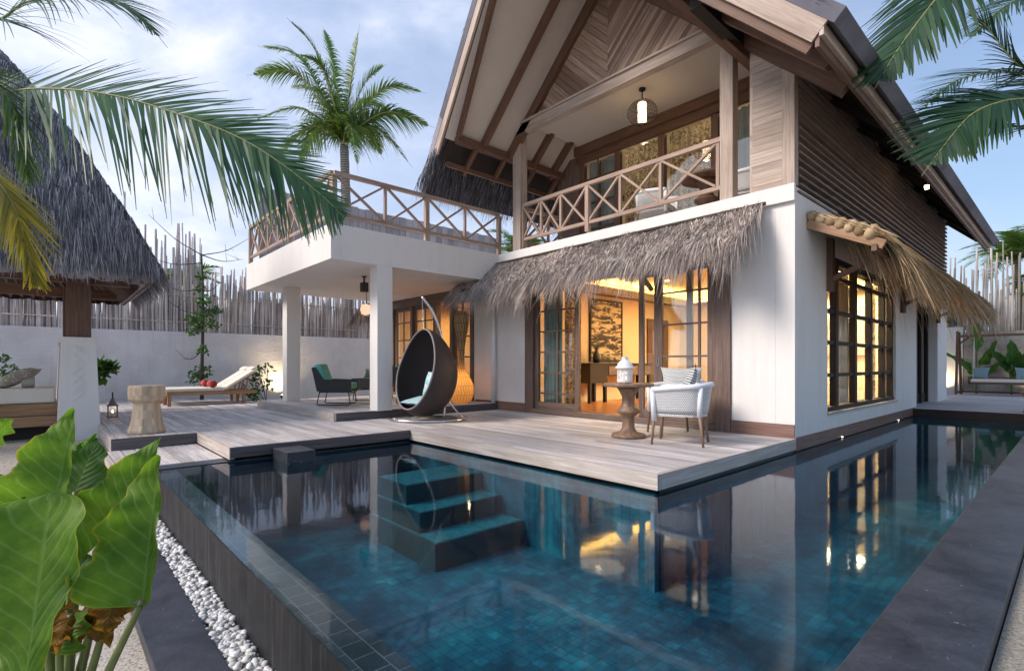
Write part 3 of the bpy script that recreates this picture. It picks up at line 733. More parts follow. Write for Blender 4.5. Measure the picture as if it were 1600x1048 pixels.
# ------------------------------------------------------------ rooms
b=MB(); b.box(-5.9,-.26,.25,7.3,-.05,.06); b.box(-11.2,-6.1,.25,4.5,-.05,.16); b.build('interior_floor',M['redfloor'],vl)
b=MB(); b.box(-6.0,-5.9,.25,7.4,.06,3.22); b.build('interior_wall',M['orange'],vl)
b=MB(); b.box(-5.9,-.26,7.3,7.4,.06,3.22); b.box(-5.9,-.26,.252,7.3,3.2,3.28); b.box(-11.2,-6.05,.26,4.5,2.92,2.94); b.build('interior_wall',M['inwhite'],vl)
b=MB(); b.box(-11.2,-6.0,4.4,4.5,.16,2.92); b.box(-6.1,-6.0,.26,4.4,.16,2.92); b.box(-11.3,-11.2,.25,4.5,.16,2.92); b.build('interior_wall',M['yellowwall'],vl)
b=MB(); b.box(-5.89,-5.45,2.0,7.28,2.82,2.90); b.box(-5.47,-5.42,2.0,7.28,2.78,2.98); b.build('cove_ledge',M['door'],vl)
b=MB(); b.box(-5.85,-5.55,2.05,7.2,2.91,2.93); b.build('cove_light',emis('cove_glow',(1,.66,.16),24),vl)
b=MB(); b.box(-5.4,-.4,7.28,7.0,2.82,2.90); b.build('cove_ledge',M['door'],vl)
b=MB(); b.box(-5.4,-.4,7.22,7.08,2.905,2.92); b.build('cove_light',emis('cove_glow',(1,.66,.16),24),vl)
b=MB(); b.box(-5.895,-5.85,5.45,6.55,.06,2.35); b.build('inner_door',M['brown'],vl)
b=MB(); b.box(-.9,-.86,3.4,3.42,.1,.2)
def fill_disc(x,y,z,e,col,size=1.1,r=.06):  # ceiling disc plus area lamp, added to brighten the rooms
    b=MB(); b.lathe([(r,0),(r,-.012)],(x,y,z-.002),16); b.build('room_fill',emis('room_fill_glow',col,5),vl)
    l=bpy.data.lights.new('room_fill','AREA'); l.shape='DISK'; l.size=size; l.energy=e; l.color=col; l.spread=math.radians(170)
    o=bpy.data.objects.new('room_fill_lamp',l); COL.objects.link(o); o.location=(x,y,z-.03); o.parent=vl
W1=(1,.78,.50)
for x,y,e in ((-4.6,1.6,26),(-4.6,4.4,26),(-2.4,1.8,26),(-2.4,5,45),(-1.3,3.4,60),(-1.2,6.2,75)): fill_disc(x,y,3.19,e*(1.9 if e>40 else .12),(1,.80,.48) if e>40 else W1)
for x,y in ((-9.6,2),(-7.6,2)): fill_disc(x,y,2.915,45,(1,.72,.40))
for x,y in ((-4.2,2.8),(-2.2,2.8)): fill_disc(x,y,6.14,14,(1,.84,.64))
# eave spot
b=MB(); b.tube([(.62,5.0,4.45),(.62,5.02,4.38)],.035,10); es=b.build('eave_spotlight',emis('eave_spot_glow',(1,.75,.45),14),vl)
# ================================================================ furniture inside
tb=thing('sideboard','dark wooden sideboard with drawers standing below the painting','sideboard',(-5.62,3.5,.06))
b=MB(); b.box(-5.85,-5.38,2.25,4.95,1.0,1.05); b.build('top',M['dark'],tb)
b=MB(); b.box(-5.85,-5.4,2.27,2.95,.55,1.0); b.box(-5.85,-5.4,2.95,4.93,.72,1.0); b.build('cabinet',M['dark'],tb)
for i in range(3):
    b=MB(); b.box(-5.4,-5.385,3.0+i*.64,3.6+i*.64,.75,.97); b.build('drawer',M['door'],tb)
for y in (2.3,2.9,4.85):
    for x in (-5.8,-5.45): b=MB(); b.box(x-.04,x+.04,y-.03,y+.04,.06,.72 if y>2.9 else .55); b.build('leg',M['dark'],tb)
def mk_art():
    m,t,o=NT('painting_canvas'); n=noise(t,mapping(t,OBn(t),(1,1.6,5.5)),1.6,6,.7,.6); r=ramp(t,[(.46,(.03,.022,.018)),(.50,(.10,.07,.05)),(.54,(.55,.42,.22))]); L(t,n.outputs[0],r.inputs[0]); principled(t,o,r.outputs[0],.7); return m
pt=thing('painting','tall gold and black abstract painting hung on the orange wall','painting',(-5.88,3.5,1.1))
b=MB(); b.box(-5.895,-5.86,2.86,4.16,1.13,2.68); b.build('canvas',mk_art(),pt)
b=MB(); b.box(-5.897,-5.84,2.82,2.86,1.09,2.72); b.box(-5.897,-5.84,4.16,4.20,1.09,2.72); b.box(-5.897,-5.84,2.86,4.16,1.09,1.13); b.box(-5.897,-5.84,2.86,4.16,2.68,2.72); b.build('frame',M['dark'],pt)
vs_=thing('vase','small black vase on the left end of the sideboard','vase',(-5.6,2.75,1.05))
b=MB(); b.lathe([(.07,1.05),(.10,1.15),(.09,1.27),(.05,1.33),(.06,1.36)],(-5.6,2.75,0),16); b.build('body',M['black'],vs_,smooth=True)
b=MB()
for i in range(26): strand(b,V((-5.6,2.75,1.35)),V((U(-.5,.5),U(-.5,.5),1)),U(.12,.26),.02,1.2,3,.3)
b.build('foliage',leaf('vase_leaf',(.03,.05,.02),(.07,.09,.04)),vs_)
tl=thing('table_lamp','table lamp with glowing cream shade seen through the side window','lamp',(-1.0,2.1,.06))
b=MB(); b.box(-1.3,-.7,1.75,2.45,.06,.66); b.build('stand',M['dark'],tl)
b=MB(); b.lathe([(.09,.66),(.05,.72),(.06,.9),(.02,1.02)],(-1.0,2.1,0),16); b.build('base',M['turned'],tl,smooth=True)
b=MB(); b.lathe([(.20,1.0),(.13,1.32)],(-1.0,2.1,0),20,False); b.build('shade',emis('lamp_shade_glow',(1,.62,.34),1.5),tl,smooth=True)
bl=thing('window_blind','cream slatted blind half lowered behind the side window','blind',(-2,7.25,1.1))
b=MB()
for i in range(26): b.box(-3.4,-.9,7.2,7.24,1.25+i*.045,1.255+i*.045+.02)
b.build('slats',M['cream'],bl); b=MB(); b.box(-3.42,-.88,7.18,7.26,2.43,2.5); b.build('head_rail',M['white'],bl)
def curtain(name,label,p0,p1,z0,z1,mat,amp=.035,n=60,grp=None,waves=9):
    p0=V(p0);p1=V(p1);d=(p1-p0);s_=V((-d.y,d.x,0)).normalized(); b=MB()
    b.grid(lambda u,v:p0+d*u+s_*(amp*math.sin(u*waves*6.28)*(1-.3*v)+amp*.4*math.sin(u*23+v*2))+V((0,0,z0+(z1-z0)*v)),n,6)
    o=b.build(name,mat,smooth=True); return tag(o,label,'curtain',grp)
def mk_lace():
    m,t,o=NT('patterned_curtain'); n=noise(t,mapping(t,OBn(t),(7,7,7)),2.2,5,.7,1.2); r=ramp(t,[(.44,(.12,.085,.05)),(.52,(.46,.34,.20)),(.62,(.62,.50,.33))]); L(t,n.outputs[0],r.inputs[0])
    p=principled(t,o,r.outputs[0],.9,spec=.1); tr=N(t,'ShaderNodeBsdfTranslucent'); L(t,r.outputs[0],tr.inputs[0]); mx=N(t,'ShaderNodeMixShader'); mx.inputs[0].default_value=.5; L(t,p.outputs[0],mx.inputs[1]); L(t,tr.outputs[0],mx.inputs[2]); L(t,mx.outputs[0],o.inputs[0]); return m
M['lace']=mk_lace()
curtain('curtain','patterned brown curtain behind the middle balcony pane, left of the post',(-4.18,1.98,0),(-3.2,1.98,0),3.5,5.75,M['lace'],grp='balcony curtains')
curtain('curtain','patterned brown curtain behind the balcony pane beside the right balcony post',(-3.08,1.98,0),(-2.05,1.98,0),3.5,5.75,M['lace'],grp='balcony curtains')
curtain('curtain','pale grey curtain behind the narrow left balcony window',(-5.2,1.98,0),(-4.3,1.98,0),3.5,5.75,plain('pale_curtain',(.42,.44,.43),.9,.1,8),grp='balcony curtains')
curtain('curtain','pale grey curtain behind the window at the cladded balcony corner',(-1.98,1.98,0),(-.66,1.98,0),3.5,5.75,plain('pale_curtain',(.42,.44,.43),.9,.1,8),grp='balcony curtains')
curtain('curtain','brown patterned curtain gathered behind the left sliding glass door',(-4.40,.22,0),(-3.95,.22,0),.1,2.6,M['lace'],waves=5)
curtain('curtain','green grey curtain behind the left pane of the sliding glass door',(-4.98,.22,0),(-4.44,.22,0),.1,2.6,plain('green_curtain',(.24,.32,.29),.9,.1,8),waves=5)
curtain('curtain','beige curtain gathered behind the middle of the side window',(-.38,3.15,0),(-.38,3.75,0),.1,2.7,plain('beige_curtain',(.55,.42,.24),.9,.1,8),waves=5)
curtain('curtain','mottled olive curtain at the far end of the side window',(-.38,5.15,0),(-.38,5.65,0),.1,2.7,M['lace'],waves=4)
# ================================================================ balcony things
pl=thing('pendant_lamp','round wire cage pendant lamp glowing under the balcony ceiling','lamp',(-2.83,.62,6.10))
c=V((-2.83,.62,5.66))
b=MB(); b.tube([c+V((0,0,.44)),c+V((0,0,.26))],.012,8); b.lathe([(.06,6.10),(.06,6.07)],(c.x,c.y,0),14); b.build('cord',M['black'],pl)
b=MB()
for i in range(44):
    a=math.pi*2*i/44; b.tube([c+V((.27*math.sin(t_)*math.cos(a)+.0,.27*math.sin(t_)*math.sin(a),.22*math.cos(t_))) for t_ in [.12+(math.pi-.24)*k/10 for k in range(11)]],.0035,4,False)
for z in [-.20,-.16,-.11,-.055,0,.055,.11,.16,.20]:
    r=.27*math.sqrt(max(0,1-(z/.22)**2)); b.tube([c+V((r*math.cos(a),r*math.sin(a),z)) for a in [2*math.pi*k/24 for k in range(25)]],.0035,4,False)
b.build('wire_cage',M['dark'],pl)
b=MB(); b.lathe([(.075,-.17),(.075,.17)],c,18); b.build('glass_tube',emis('pendant_glow',(1,.72,.42),5),pl,smooth=True)
l=bpy.data.lights.new('pendant','POINT'); l.energy=7; l.color=(1,.72,.4); l.shadow_soft_size=.09; o=bpy.data.objects.new('pendant_light',l); COL.objects.link(o); o.location=(0.0,0,-.60); o.parent=pl
prof=[(.23,0),(.235,.03),(.22,.05),(.12,.075),(.085,.13),(.082,.24),(.10,.30),(.16,.345),(.165,.375),(.11,.42),(.085,.48),(.09,.56),(.125,.64),(.16,.69),(.34,.70),(.345,.72),(.34,.745)]
def pedestal(label,x,y,z,s_,sz=1,mat='turned'):
    t_=thing('pedestal_table',label,'table',(x,y,z))
    b=MB(); b.lathe([(r*s_,q*sz) for r,q in prof[:14]],(0,0,0),40); b.build('pedestal',M[mat],t_,smooth=True,local=True)
    b=MB(); b.lathe([(.15*s_,.695*sz),(.335*s_,.70*sz),(.345*s_,.715*sz),(.345*s_,.735*sz),(.335*s_,.748*sz)],(0,0,0),48); b.build('tabletop',M[mat],t_,local=True)
    return t_
pedestal('turned wooden pedestal table on the front deck carrying the white lantern',-1.60,-1.56,0.001,1.0)
pedestal('dark turned wooden table on the balcony behind the railing',-1.75,.95,3.47,1.25,1.05,'brown')
# ================================================================ deck furniture
def superpillow(b,c,w,h,t,rot,tassel=False):
    def f(sgn):
        def g(u,v):
            x=(u-.5)*2;y=(v-.5)*2; k=(1-abs(x)**2.6)*(1-abs(y)**2.6); e=1+.07*(abs(x)*abs(y))**2
            p=V((x*w/2*e*(1-.05*(1-y*y)),y*h/2*e*(1-.05*(1-x*x)),sgn*t/2*max(0,k)**.55+.004*math.sin(9*x+5*y)))
            return V(c)+rot@p
        return g
    b.grid(f(1),14,14); b.grid(f(-1),14,14,True)
def rotm(ax,ang): return Matrix.Rotation(ang,3,ax)
def mk_pat(name,base,ink,sc_,kind='stripe',lo=.45,hi=.55):
    m,t,o=NT(name); tcn=N(t,'ShaderNodeTexCoord')
    if kind=='stripe':
        wv=N(t,'ShaderNodeTexWave'); wv.inputs['Scale'].default_value=sc_; wv.inputs['Distortion'].default_value=2.2; wv.inputs['Detail'].default_value=2; wv.bands_direction='Y'; L(t,tcn.outputs['UV'],wv.inputs[0]); f=wv.outputs['Fac']
    else:
        n=noise(t,tcn.outputs['UV'],sc_,4,.6,1.4); f=n.outputs[0]
    r=ramp(t,[(lo,base),(hi,ink)]); L(t,f,r.inputs[0]); n2=noise(t,tcn.outputs['UV'],60,2,.5); principled(t,o,r.outputs[0],.9,n2.outputs[0],.15,.002,.2); return m
def pillow(name,label,c,w,h,t,rot,mat,grp=None,trim=None):
    b=MB(); superpillow(b,c,w,h,t,rot); o=b.build(name,mat,smooth=True); tag(o,label,'pillow',grp); ORG[o.name]=V((0,0,0))
    if trim:
        b=MB()
        for sx in(-1,1):
            for sy in(-1,1):
                for k in range(9): strand(b,V(c)+rot@V((sx*w*.5,sy*h*.5,0)),rot@V((sx*U(.3,1),sy*U(.3,1),U(-.6,.6))),U(.05,.09),.008,3,2,.8)
        b.build('tassels',trim,o)
    return o
# wicker armchair, local: faces -X
def mk_wicker(name,c,rough=.5):
    m,t,o=NT(name); uv=UVn(t); br=N(t,'ShaderNodeTexBrick'); br.inputs['Scale'].default_value=1; br.inputs['Brick Width'].default_value=.026; br.inputs['Row Height'].default_value=.022; br.inputs['Mortar Size'].default_value=.0035; br.inputs['Mortar Smooth'].default_value=.6
    br.inputs['Color1'].default_value=rgba(c); br.inputs['Color2'].default_value=rgba(tuple(x*.9 for x in c)); br.inputs['Mortar'].default_value=rgba(tuple(x*.38 for x in c)); L(t,uv,br.inputs[0]); 
    principled(t,o,br.outputs[0],rough,br.outputs['Fac'],.5,-.006); return m
M['wicker']=mk_wicker('white_wicker',(.78,.78,.78))
M['wicker_brown']=mk_wicker('brown_wicker',(.045,.030,.030),.55)
M['wrap']=plain('white_wrapped_cane',(.78,.78,.80),.5,.06,40,.2,.003)
def rail_pt(u,z,ex=0):            # U-shaped plan of the tub
    # u 0..1 from front-left round the back to front-right
    a=math.pi*(u*1.0); 
    # rounded rectangle
    P=[(-.30,-.29),(.10,-.33),(.27,-.25),(.33,-.0),(.27,.25),(.10,.33),(-.30,.29)]
    return P
def wicker_chair(label,x,y,rz):
    t_=thing('wicker_armchair',label,'armchair',(x,y,0.001),rz,'white wicker armchairs on the front deck')
    top=cr([(-.31,-.29,.69),(-.05,-.325,.715),(.20,-.30,.735),(.33,-.16,.75),(.36,0,.755),(.33,.16,.75),(.20,.30,.735),(-.05,.325,.715),(-.31,.29,.69)],6)
    b=MB(); b.tube(top,.035,10); b.build('arm_rail',M['wrap'],t_,smooth=True,local=True)
    bot=[V((p.x*.86+.0,p.y*.86,.40)) for p in top]
    b=MB(); n=len(top)-1; Lt=0; ls=[0]
    for i in range(n): Lt+=(top[i+1]-top[i]).length; ls.append(Lt)
    vs=[];fs=[];uv=[]; nz=6
    for j in range(nz+1):
        q=j/nz
        for i in range(n+1): vs.append(bot[i]*(1-q)+top[i]*q)
    for j in range(nz):
        for i in range(n):
            a=j*(n+1)+i; fs.append((a,a+1,a+n+2,a+n+1)); uv.append([(ls[i],j/nz*.34),(ls[i+1],j/nz*.34),(ls[i+1],(j+1)/nz*.34),(ls[i],(j+1)/nz*.34)])
    b.mesh(vs,fs,uv); b.build('woven_shell',M['wicker'],t_,smooth=True,local=True,solid=.018)
    b=MB(); poly=[V((p.x*.86,p.y*.86,.36)) for p in top[::3]]; b.prism(poly,(0,0,.06)); b.build('seat_frame',M['wicker'],t_,local=True)
    b=MB(); b.box(-.29,.24,-.25,.25,.42,.50); b.build('seat_cushion',M['cream'],t_,local=True,bevel=.025)
    for px,py,dx,dy in ((-.285,-.265,-.03,-.02),(-.285,.265,-.03,.02),(.245,-.235,.05,-.03),(.245,.235,.05,.03)):
        b=MB(); b.tube([(px,py,.42),(px+dx,py+dy,0)],[.024,.015],10); lg=b.build('leg',M['turned'],t_,smooth=True,local=True)
        if px<0: b=MB(); b.tube([(px-.02,py-math.copysign(.02,-py),.70),(px-.005,py,.30)],.032,10); b.build('leg_wrap',M['wrap'],lg,smooth=True,local=True)
        else:
            b=MB(); b.tube([(px+.02,py*1.12,.72),(px,py,.36)],.03,10); b.build('leg_wrap',M['wrap'],lg,smooth=True,local=True)
    return t_
wicker_chair('white wicker armchair with brown legs nearest the pool, holding the fringed pillow',-.82,-1.52,math.radians(21))
wicker_chair('white wicker armchair behind the pedestal table, nearer the sliding door',-1.32,-.80,math.radians(52))
bc=[o for o in bpy.data.objects if o.get('label','').startswith('white wicker armchair with')][0]
copy_tree(bc,(-2.75,.95,3.47),math.radians(190),'white wicker armchair on the balcony, left of the round wooden table','white wicker armchairs on the balcony')
copy_tree(bc,(-1.2,1.25,3.47),math.radians(10),'white wicker armchair on the balcony, partly behind the right balcony post','white wicker armchairs on the balcony')
pn=mk_pat('striped_linen',(.62,.62,.58),(.03,.045,.08),6,'stripe',.80,.88)
pillow('striped_pillow','white pillow with thin navy stripes on the far wicker armchair',(-1.12,-.98,.77),.52,.40,.16,rotm('Z',.62)@rotm('X',math.radians(68)),pn)
pillow('striped_pillow','grey pillow with navy bands and dark tassels in the near wicker armchair',(-.73,-1.49,.78),.42,.40,.14,rotm('Z',-1.0)@rotm('X',math.radians(72)),mk_pat('banded_linen',(.55,.56,.52),(.04,.06,.12),4,'stripe',.70,.8),trim=M['black'])
# white lantern on the table
ln=thing('lantern','white pierced metal lantern standing on the pedestal table','lantern',(-1.63,-1.60,.75))
b=MB(); n=12
for i in range(n):
    a=2*math.pi*i/n; b.beam(V((.10*math.cos(a),.10*math.sin(a),.03)),V((.098*math.cos(a),.098*math.sin(a),.21)),.026,.008,up=V((math.cos(a),math.sin(a),0)))
b.lathe([(.104,.012),(.108,.035),(.104,.05)],(0,0,0),24); b.lathe([(.104,.19),(.13,.205),(.128,.222),(.108,.235),(.10,.26),(.07,.30),(.045,.315),(.045,.345),(.05,.36),(.03,.365)],(0,0,0),24); b.lathe([(.09,.10),(.10,.115),(.09,.13)],(0,0,0),24,False)
for i in range(6):
    a=2*math.pi*i/6; b.beam(V((.085*math.cos(a),.085*math.sin(a),.015)),V((.095*math.cos(a),.095*math.sin(a),0)),.02,.02)
b.build('lantern_body',M['white'],ln,local=True)
b=MB(); b.lathe([(.05,.03),(.05,.15)],(0,0,0),14); b.build('candle',emis('candle_wax_glow',(1,.75,.62),.75),ln,local=True)
# egg chair
EC=V((-5.15,-2.22,0))
eg=thing('egg_chair','dark brown wicker egg chair hanging from a curved steel stand on the deck','hanging chair',EC)
hang=EC-rt*.33-fw*.10
ctr=hang+V((0,0,.86))
on=V((.02,-.94,.30)).normalized(); ax_up=(V((0,0,1))-on*on.z).normalized(); ax_r=on.cross(ax_up).normalized()
rx,ry,rz_=.60,.60,.78
def shell(r_,cut,inner):
    b=MB(); n,m=40,22; vs=[];fs=[];uv=[]
    th0=math.acos(cut)
    # rings about the axis -on (back of the egg)
    for j in range(m+1):
        th=(math.pi-th0)*(j/m)
        for i in range(n):
            ph=2*math.pi*i/n; d=-on*math.cos(th)+(ax_r*math.cos(ph)+ax_up*math.sin(ph))*math.sin(th)
            # egg: narrow towards the top
            k=1-.16*max(0,d.z)
            vs.append(ctr+V((d.x*rx*k,d.y*ry*k,d.z*rz_))*r_)
    for j in range(m):
        for i in range(n):
            q=(j*n+i,j*n+(i+1)%n,(j+1)*n+(i+1)%n,(j+1)*n+i); fs.append(q); u0,u1=i/n*3.2,(i+1)/n*3.2; uv.append([(u0,j*.06),(u1,j*.06),(u1,(j+1)*.06),(u0,(j+1)*.06)])
    b.mesh(vs,fs,uv); return b,vs[-n:]
b,rim=shell(1,.30,False); sh=b.build('shell',M['wicker_brown'],eg,smooth=True,solid=.02)
b=MB(); b.tube(rim+[rim[0]],.016,8,False); b.build('rim',plain('rim_cane',(.25,.22,.21),.5),sh,smooth=True) if False else b.build('rim',plain('rim_cane',(.25,.22,.21),.5),eg,smooth=True)
b=MB(); superpillow(b,ctr+V((.0,.02,-.50)),.66,.60,.15,rotm('Z',.1)@rotm('X',.12)); b.build('seat_cushion',plain('pale_blue_fabric',(.36,.52,.56),.9,.08,20),eg,smooth=True)
pillow('patterned_pillow','turquoise and white patterned pillow inside the egg chair',ctr+V((.12,.10,-.20)),.48,.48,.16,rotm('Z',-.12)@rotm('X',math.radians(72))@rotm('Z',.12),mk_pat('turquoise_print',(.20,.52,.56),(.62,.72,.74),7,'n',.42,.55))
top=EC+V((0,0,2.22))-rt*.36-fw*.08
pole=cr([EC+rt*.02+fw*.02+V((0,0,.03)),EC+rt*.035+fw*.02+V((0,0,.55)),EC+rt*.03+V((0,0,1.15)),EC-rt*.05+V((0,0,1.62)),EC-rt*.19-fw*.04+V((0,0,1.98)),top],8)
b=MB(); b.tube(pole,.026,12)
ring=[EC+V((-.0,0,.028))-rt*.27+rt*.66*math.cos(a)+fw*(.44*math.sin(a)-.05) for a in [2*math.pi*k/40 for k in range(41)]]
b.tube(ring,.024,10,False)
b.tube(cr([EC-rt*.86-fw*.2+V((0,0,.03)),EC-rt*.50-fw*.18+V((0,0,.07)),EC-rt*.2-fw*.1+V((0,0,.22)),EC+rt*.0+V((0,0,.42)),EC+rt*.035+fw*.02+V((0,0,.62))],6),.020,10)
b.tube(cr([EC+rt*.35+fw*.1+V((0,0,.03)),EC+rt*.22+fw*.08+V((0,0,.18)),EC+rt*.06+fw*.04+V((0,0,.40)),EC+rt*.035+fw*.02+V((0,0,.62))],6),.016,8)
b.build('stand',M['steel'],eg,smooth=True)
b=MB(); b.tube([top+V((0,0,-.02)),V((hang.x,hang.y,1.63))],.007,6); b.build('chain',M['steel'],eg)
# green lounge chairs, local: faces -X
M['green']=plain('green_velvet',(.035,.20,.10),.75,.15,12)
M['teal']=plain('teal_velvet',(.10,.42,.36),.75,.15,12)
M['rope']=mk_wicker('charcoal_rope_weave',(.03,.032,.034),.6)
def lounge(label,x,y,rz,cush):
    t_=thing('lounge_chair',label,'armchair',(x,y,.148),rz,'rope lounge chairs on the raised deck')
    b=MB(); 
    for s_ in(-1,1):
        # side panel with a swept arm
        b.prism([V((-.36,s_*.36,.30)),V((.30,s_*.36,.30)),V((.44,s_*.36,.76)),V((.36,s_*.36,.80)),V((.20,s_*.36,.55)),V((-.36,s_*.36,.53))][::s_],(0,-s_*.03,0))
    b.build('side_panel',M['rope'],t_,local=True)
    b=MB(); b.beam((.32,0,.30),(.43,0,.80),.68,.035,up=(1,0,0)); b.build('back_panel',M['rope'],t_,local=True)
    b=MB(); b.box(-.36,.30,-.33,.33,.27,.32); b.build('seat_frame',M['black'],t_,local=True)
    b=MB(); b.box(-.36,.22,-.32,.32,.33,.47); b.build('seat_cushion',M[cush],t_,local=True,bevel=.03)
    b=MB(); b.beam((.20,0,.44),(.35,0,.86),.62,.13,up=(1,0,0)); b.build('back_cushion',M[cush],t_,local=True,bevel=.03)
    for s_ in(-1,1):
        b=MB(); b.tube([(-.30,s_*.33,.30),(-.34,s_*.33,.03),(-.31,s_*.33,.013),(.31,s_*.33,.013),(.34,s_*.33,.03),(.28,s_*.33,.30)],.011,8); b.build('sled_leg',M['black'],t_,smooth=True,local=True)
    b=MB(); b.tube([(-.32,-.33,.24),(-.32,.33,.24)],.009,6); b.build('stretcher',M['black'],t_,local=True)
    return t_
# faces +X (rz=pi) with its back on the left
lounge('charcoal rope lounge chair with teal cushions, leftmost, seen from its side',-8.15,-2.90,math.radians(234),'teal')
lounge('rope lounge chair with bright green back cushion facing the pool behind the column',-8.95,-1.65,math.radians(28),'green')
lounge('green rope lounge chair half hidden between the column and the egg chair',-7.25,-1.45,math.radians(-60),'green')
pillow('bolster_pillow','tan lumbar pillow against the bright green chair back',(-9.0,-1.68,.80),.5,.22,.14,rotm('Z',math.radians(-62))@rotm('X',math.radians(75)),M['taupe'])
# bottle-shaped rattan lamps
def mk_rattan():
    m,t,o=NT('rattan_weave'); uv=UVn(t); wv=N(t,'ShaderNodeTexBrick'); wv.inputs['Scale'].default_value=1; wv.inputs['Brick Width'].default_value=.2; wv.inputs['Row Height'].default_value=.06; wv.offset=.0; wv.inputs['Mortar Size'].default_value=.009
    wv.inputs['Color1'].default_value=(.42,.28,.12,1); wv.inputs['Color2'].default_value=(.34,.22,.09,1); wv.inputs['Mortar'].default_value=(.10,.055,.02,1); L(t,uv,wv.inputs[0])
    p=principled(t,o,wv.outputs[0],.6,wv.outputs['Fac'],.4,-.004); tr=N(t,'ShaderNodeBsdfTranslucent'); tr.inputs[0].default_value=(.75,.45,.16,1); mx=N(t,'ShaderNodeMixShader'); mx.inputs[0].default_value=.22; L(t,p.outputs[0],mx.inputs[1]); L(t,tr.outputs[0],mx.inputs[2])
    L(t,mx.outputs[0],o.inputs[0]); return m
M['rattan']=mk_rattan()
bprof=[(.16,0),(.22,.05),(.27,.16),(.285,.28),(.27,.40),(.22,.52),(.15,.64),(.10,.76),(.075,.90),(.068,1.05),(.075,1.2),(.10,1.42),(.14,1.62),(.165,1.78),(.17,1.9),(.15,2.0),(.11,2.06)]
def bottle(label,x,y,lit,s_=1):
    t_=thing('rattan_lamp',label,'floor lamp',(x,y,.148),0,'bottle shaped rattan lamps')
    b=MB(); b.lathe([(r*s_,z) for r,z in bprof],(0,0,0),28,False); b.build('woven_body',M['rattan'],t_,smooth=True,local=True)
    b=MB(); b.lathe([(.001,.30),(.04,.32),(.05,.36),(.04,.40),(.001,.42)],(0,0,0),12,False); b.build('bulb',emis('bulb_glow',(1,.66,.3),30),t_,smooth=True,local=True)
    l=bpy.data.lights.new('lamp','POINT'); l.energy=lit; l.color=(1,.62,.28); l.shadow_soft_size=.05; o=bpy.data.objects.new('lamp_light',l); COL.objects.link(o); o.location=(0,0,.5); o.parent=t_
    return t_
bottle('tall bottle shaped rattan lamp glowing between the egg chair and the downpipe',-6.75,-.62,4)
bottle('tall bottle shaped rattan lamp behind the green chairs, its belly dim',-9.45,-1.15,1.2)
# straw pendant and speaker under the terrace
sp_=thing('straw_pendant','straw fringed pendant lamp hanging beside the terrace column','lamp',(-8.35,-2.05,2.85))
c=V((-8.4,-2.1,2.3)); b=MB(); b.tube([c+V((0,0,.55)),c+V((0,0,.1))],.008,6); b.build('cord',M['black'],sp_)
b=MB()
for i in range(1200):
    a=U(0,6.28); q=R(); r=.05+.28*q; strand(b,c+V((r*math.cos(a),r*math.sin(a),.12-.35*q)),V((math.cos(a)*.5,math.sin(a)*.5,-.9)),U(.15,.35),.016,.4,2,.2)
b.build('straw_shade',M['thatch'],sp_)
b=MB(); b.lathe([(.001,-.16),(.09,-.1),(.12,0),(.09,.1),(.001,.13)],c+V((.2,-.12,-.05)),16,False); b.build('globe',emis('globe_glow',(1,.55,.38),.7),sp_,smooth=True)
sk=thing('speaker','small black speaker fixed under the terrace ceiling by the column','speaker',(-7.42,-2.62,2.85))
b=MB(); b.box(-7.5,-7.36,-2.7,-2.56,2.52,2.72); b.build('cabinet',M['black'],sk,bevel=.02); b=MB(); b.tube([(-7.43,-2.63,2.85),(-7.43,-2.63,2.72)],.02,8); b.lathe([(.05,2.85),(.05,2.83)],(-7.43,-2.63,0),12); b.build('mount',M['black'],sk)
# stump stool
st_=thing('stump_stool','carved pale wooden stump stool standing on the deck corner','stool',(-6.63,-6.45,.001))
b=MB(); b.lathe([(.235,0),(.245,.02),(.245,.05),(.215,.12),(.195,.22),(.182,.34),(.172,.44),(.178,.455),(.215,.47),(.235,.50),(.242,.56),(.24,.66),(.232,.70)],(0,0,0),8); b.build('body',M['stump'],st_,local=True,bevel=.012)
# floor lantern
fl=thing('candle_lantern','small lit glass lantern on the deck beside the white pillar','lantern',(-9.75,-6.62,.001))
b=MB(); b.box(-.075,.075,-.075,.075,0,.02); b.box(-.08,.08,-.08,.08,.22,.24); b.lathe([(.08,.24),(.035,.32),(.03,.36)],(0,0,0),8)
for sx in(-1,1):
    for sy in(-1,1): b.box(sx*.07-.006,sx*.07+.006,sy*.07-.006,sy*.07+.006,.02,.22)
b.build('frame',plain('rose_metal',(.25,.16,.14),.5),fl,local=True)
b=MB(); b.tube([(0,0,.36),(0,0,.48)],.012,6); b.build('handle',M['black'],fl,local=True)
b=MB(); b.lathe([(.035,.02),(.035,.09)],(0,0,0),10); cnd=b.build('candle',M['cream'],fl,local=True)
b=MB(); b.lathe([(.001,.09),(.018,.11),(.001,.15)],(0,0,0),8,False); b.build('flame',emis('flame_glow',(1,.5,.16),8),cnd,local=True)
# stone block at the pool edge
b=MB(); b.box(-4.268,-3.72,-5.42,-5.08,-.35,-.045); tag(b.build('stone_block',M['slate'],bevel=.006),'dark square stone block jutting from the deck edge over the pool','stone block')
# pool lights
def pool_light(label,x,y,z):
    t_=thing('pool_light',label,'pool light',(x,y,z),0,'small lights along the villa wall above the pool'); b=MB(); b.lathe([(.014,-.01),(.015,.0),(.011,.008)],(0,0,0),10); b.build('housing',M['steel'],t_,local=True)
    b=MB(); b.lathe([(.010,.0081),(.001,.012)],(0,0,0),10,False); b.build('lens',emis('led_glow',(1,.86,.62),14),t_,local=True)
pool_light('tiny glowing pool light below the near end of the side window',.035,1.95,-.165); pool_light('tiny glowing pool light below the far end of the side window',.035,5.75,-.165)
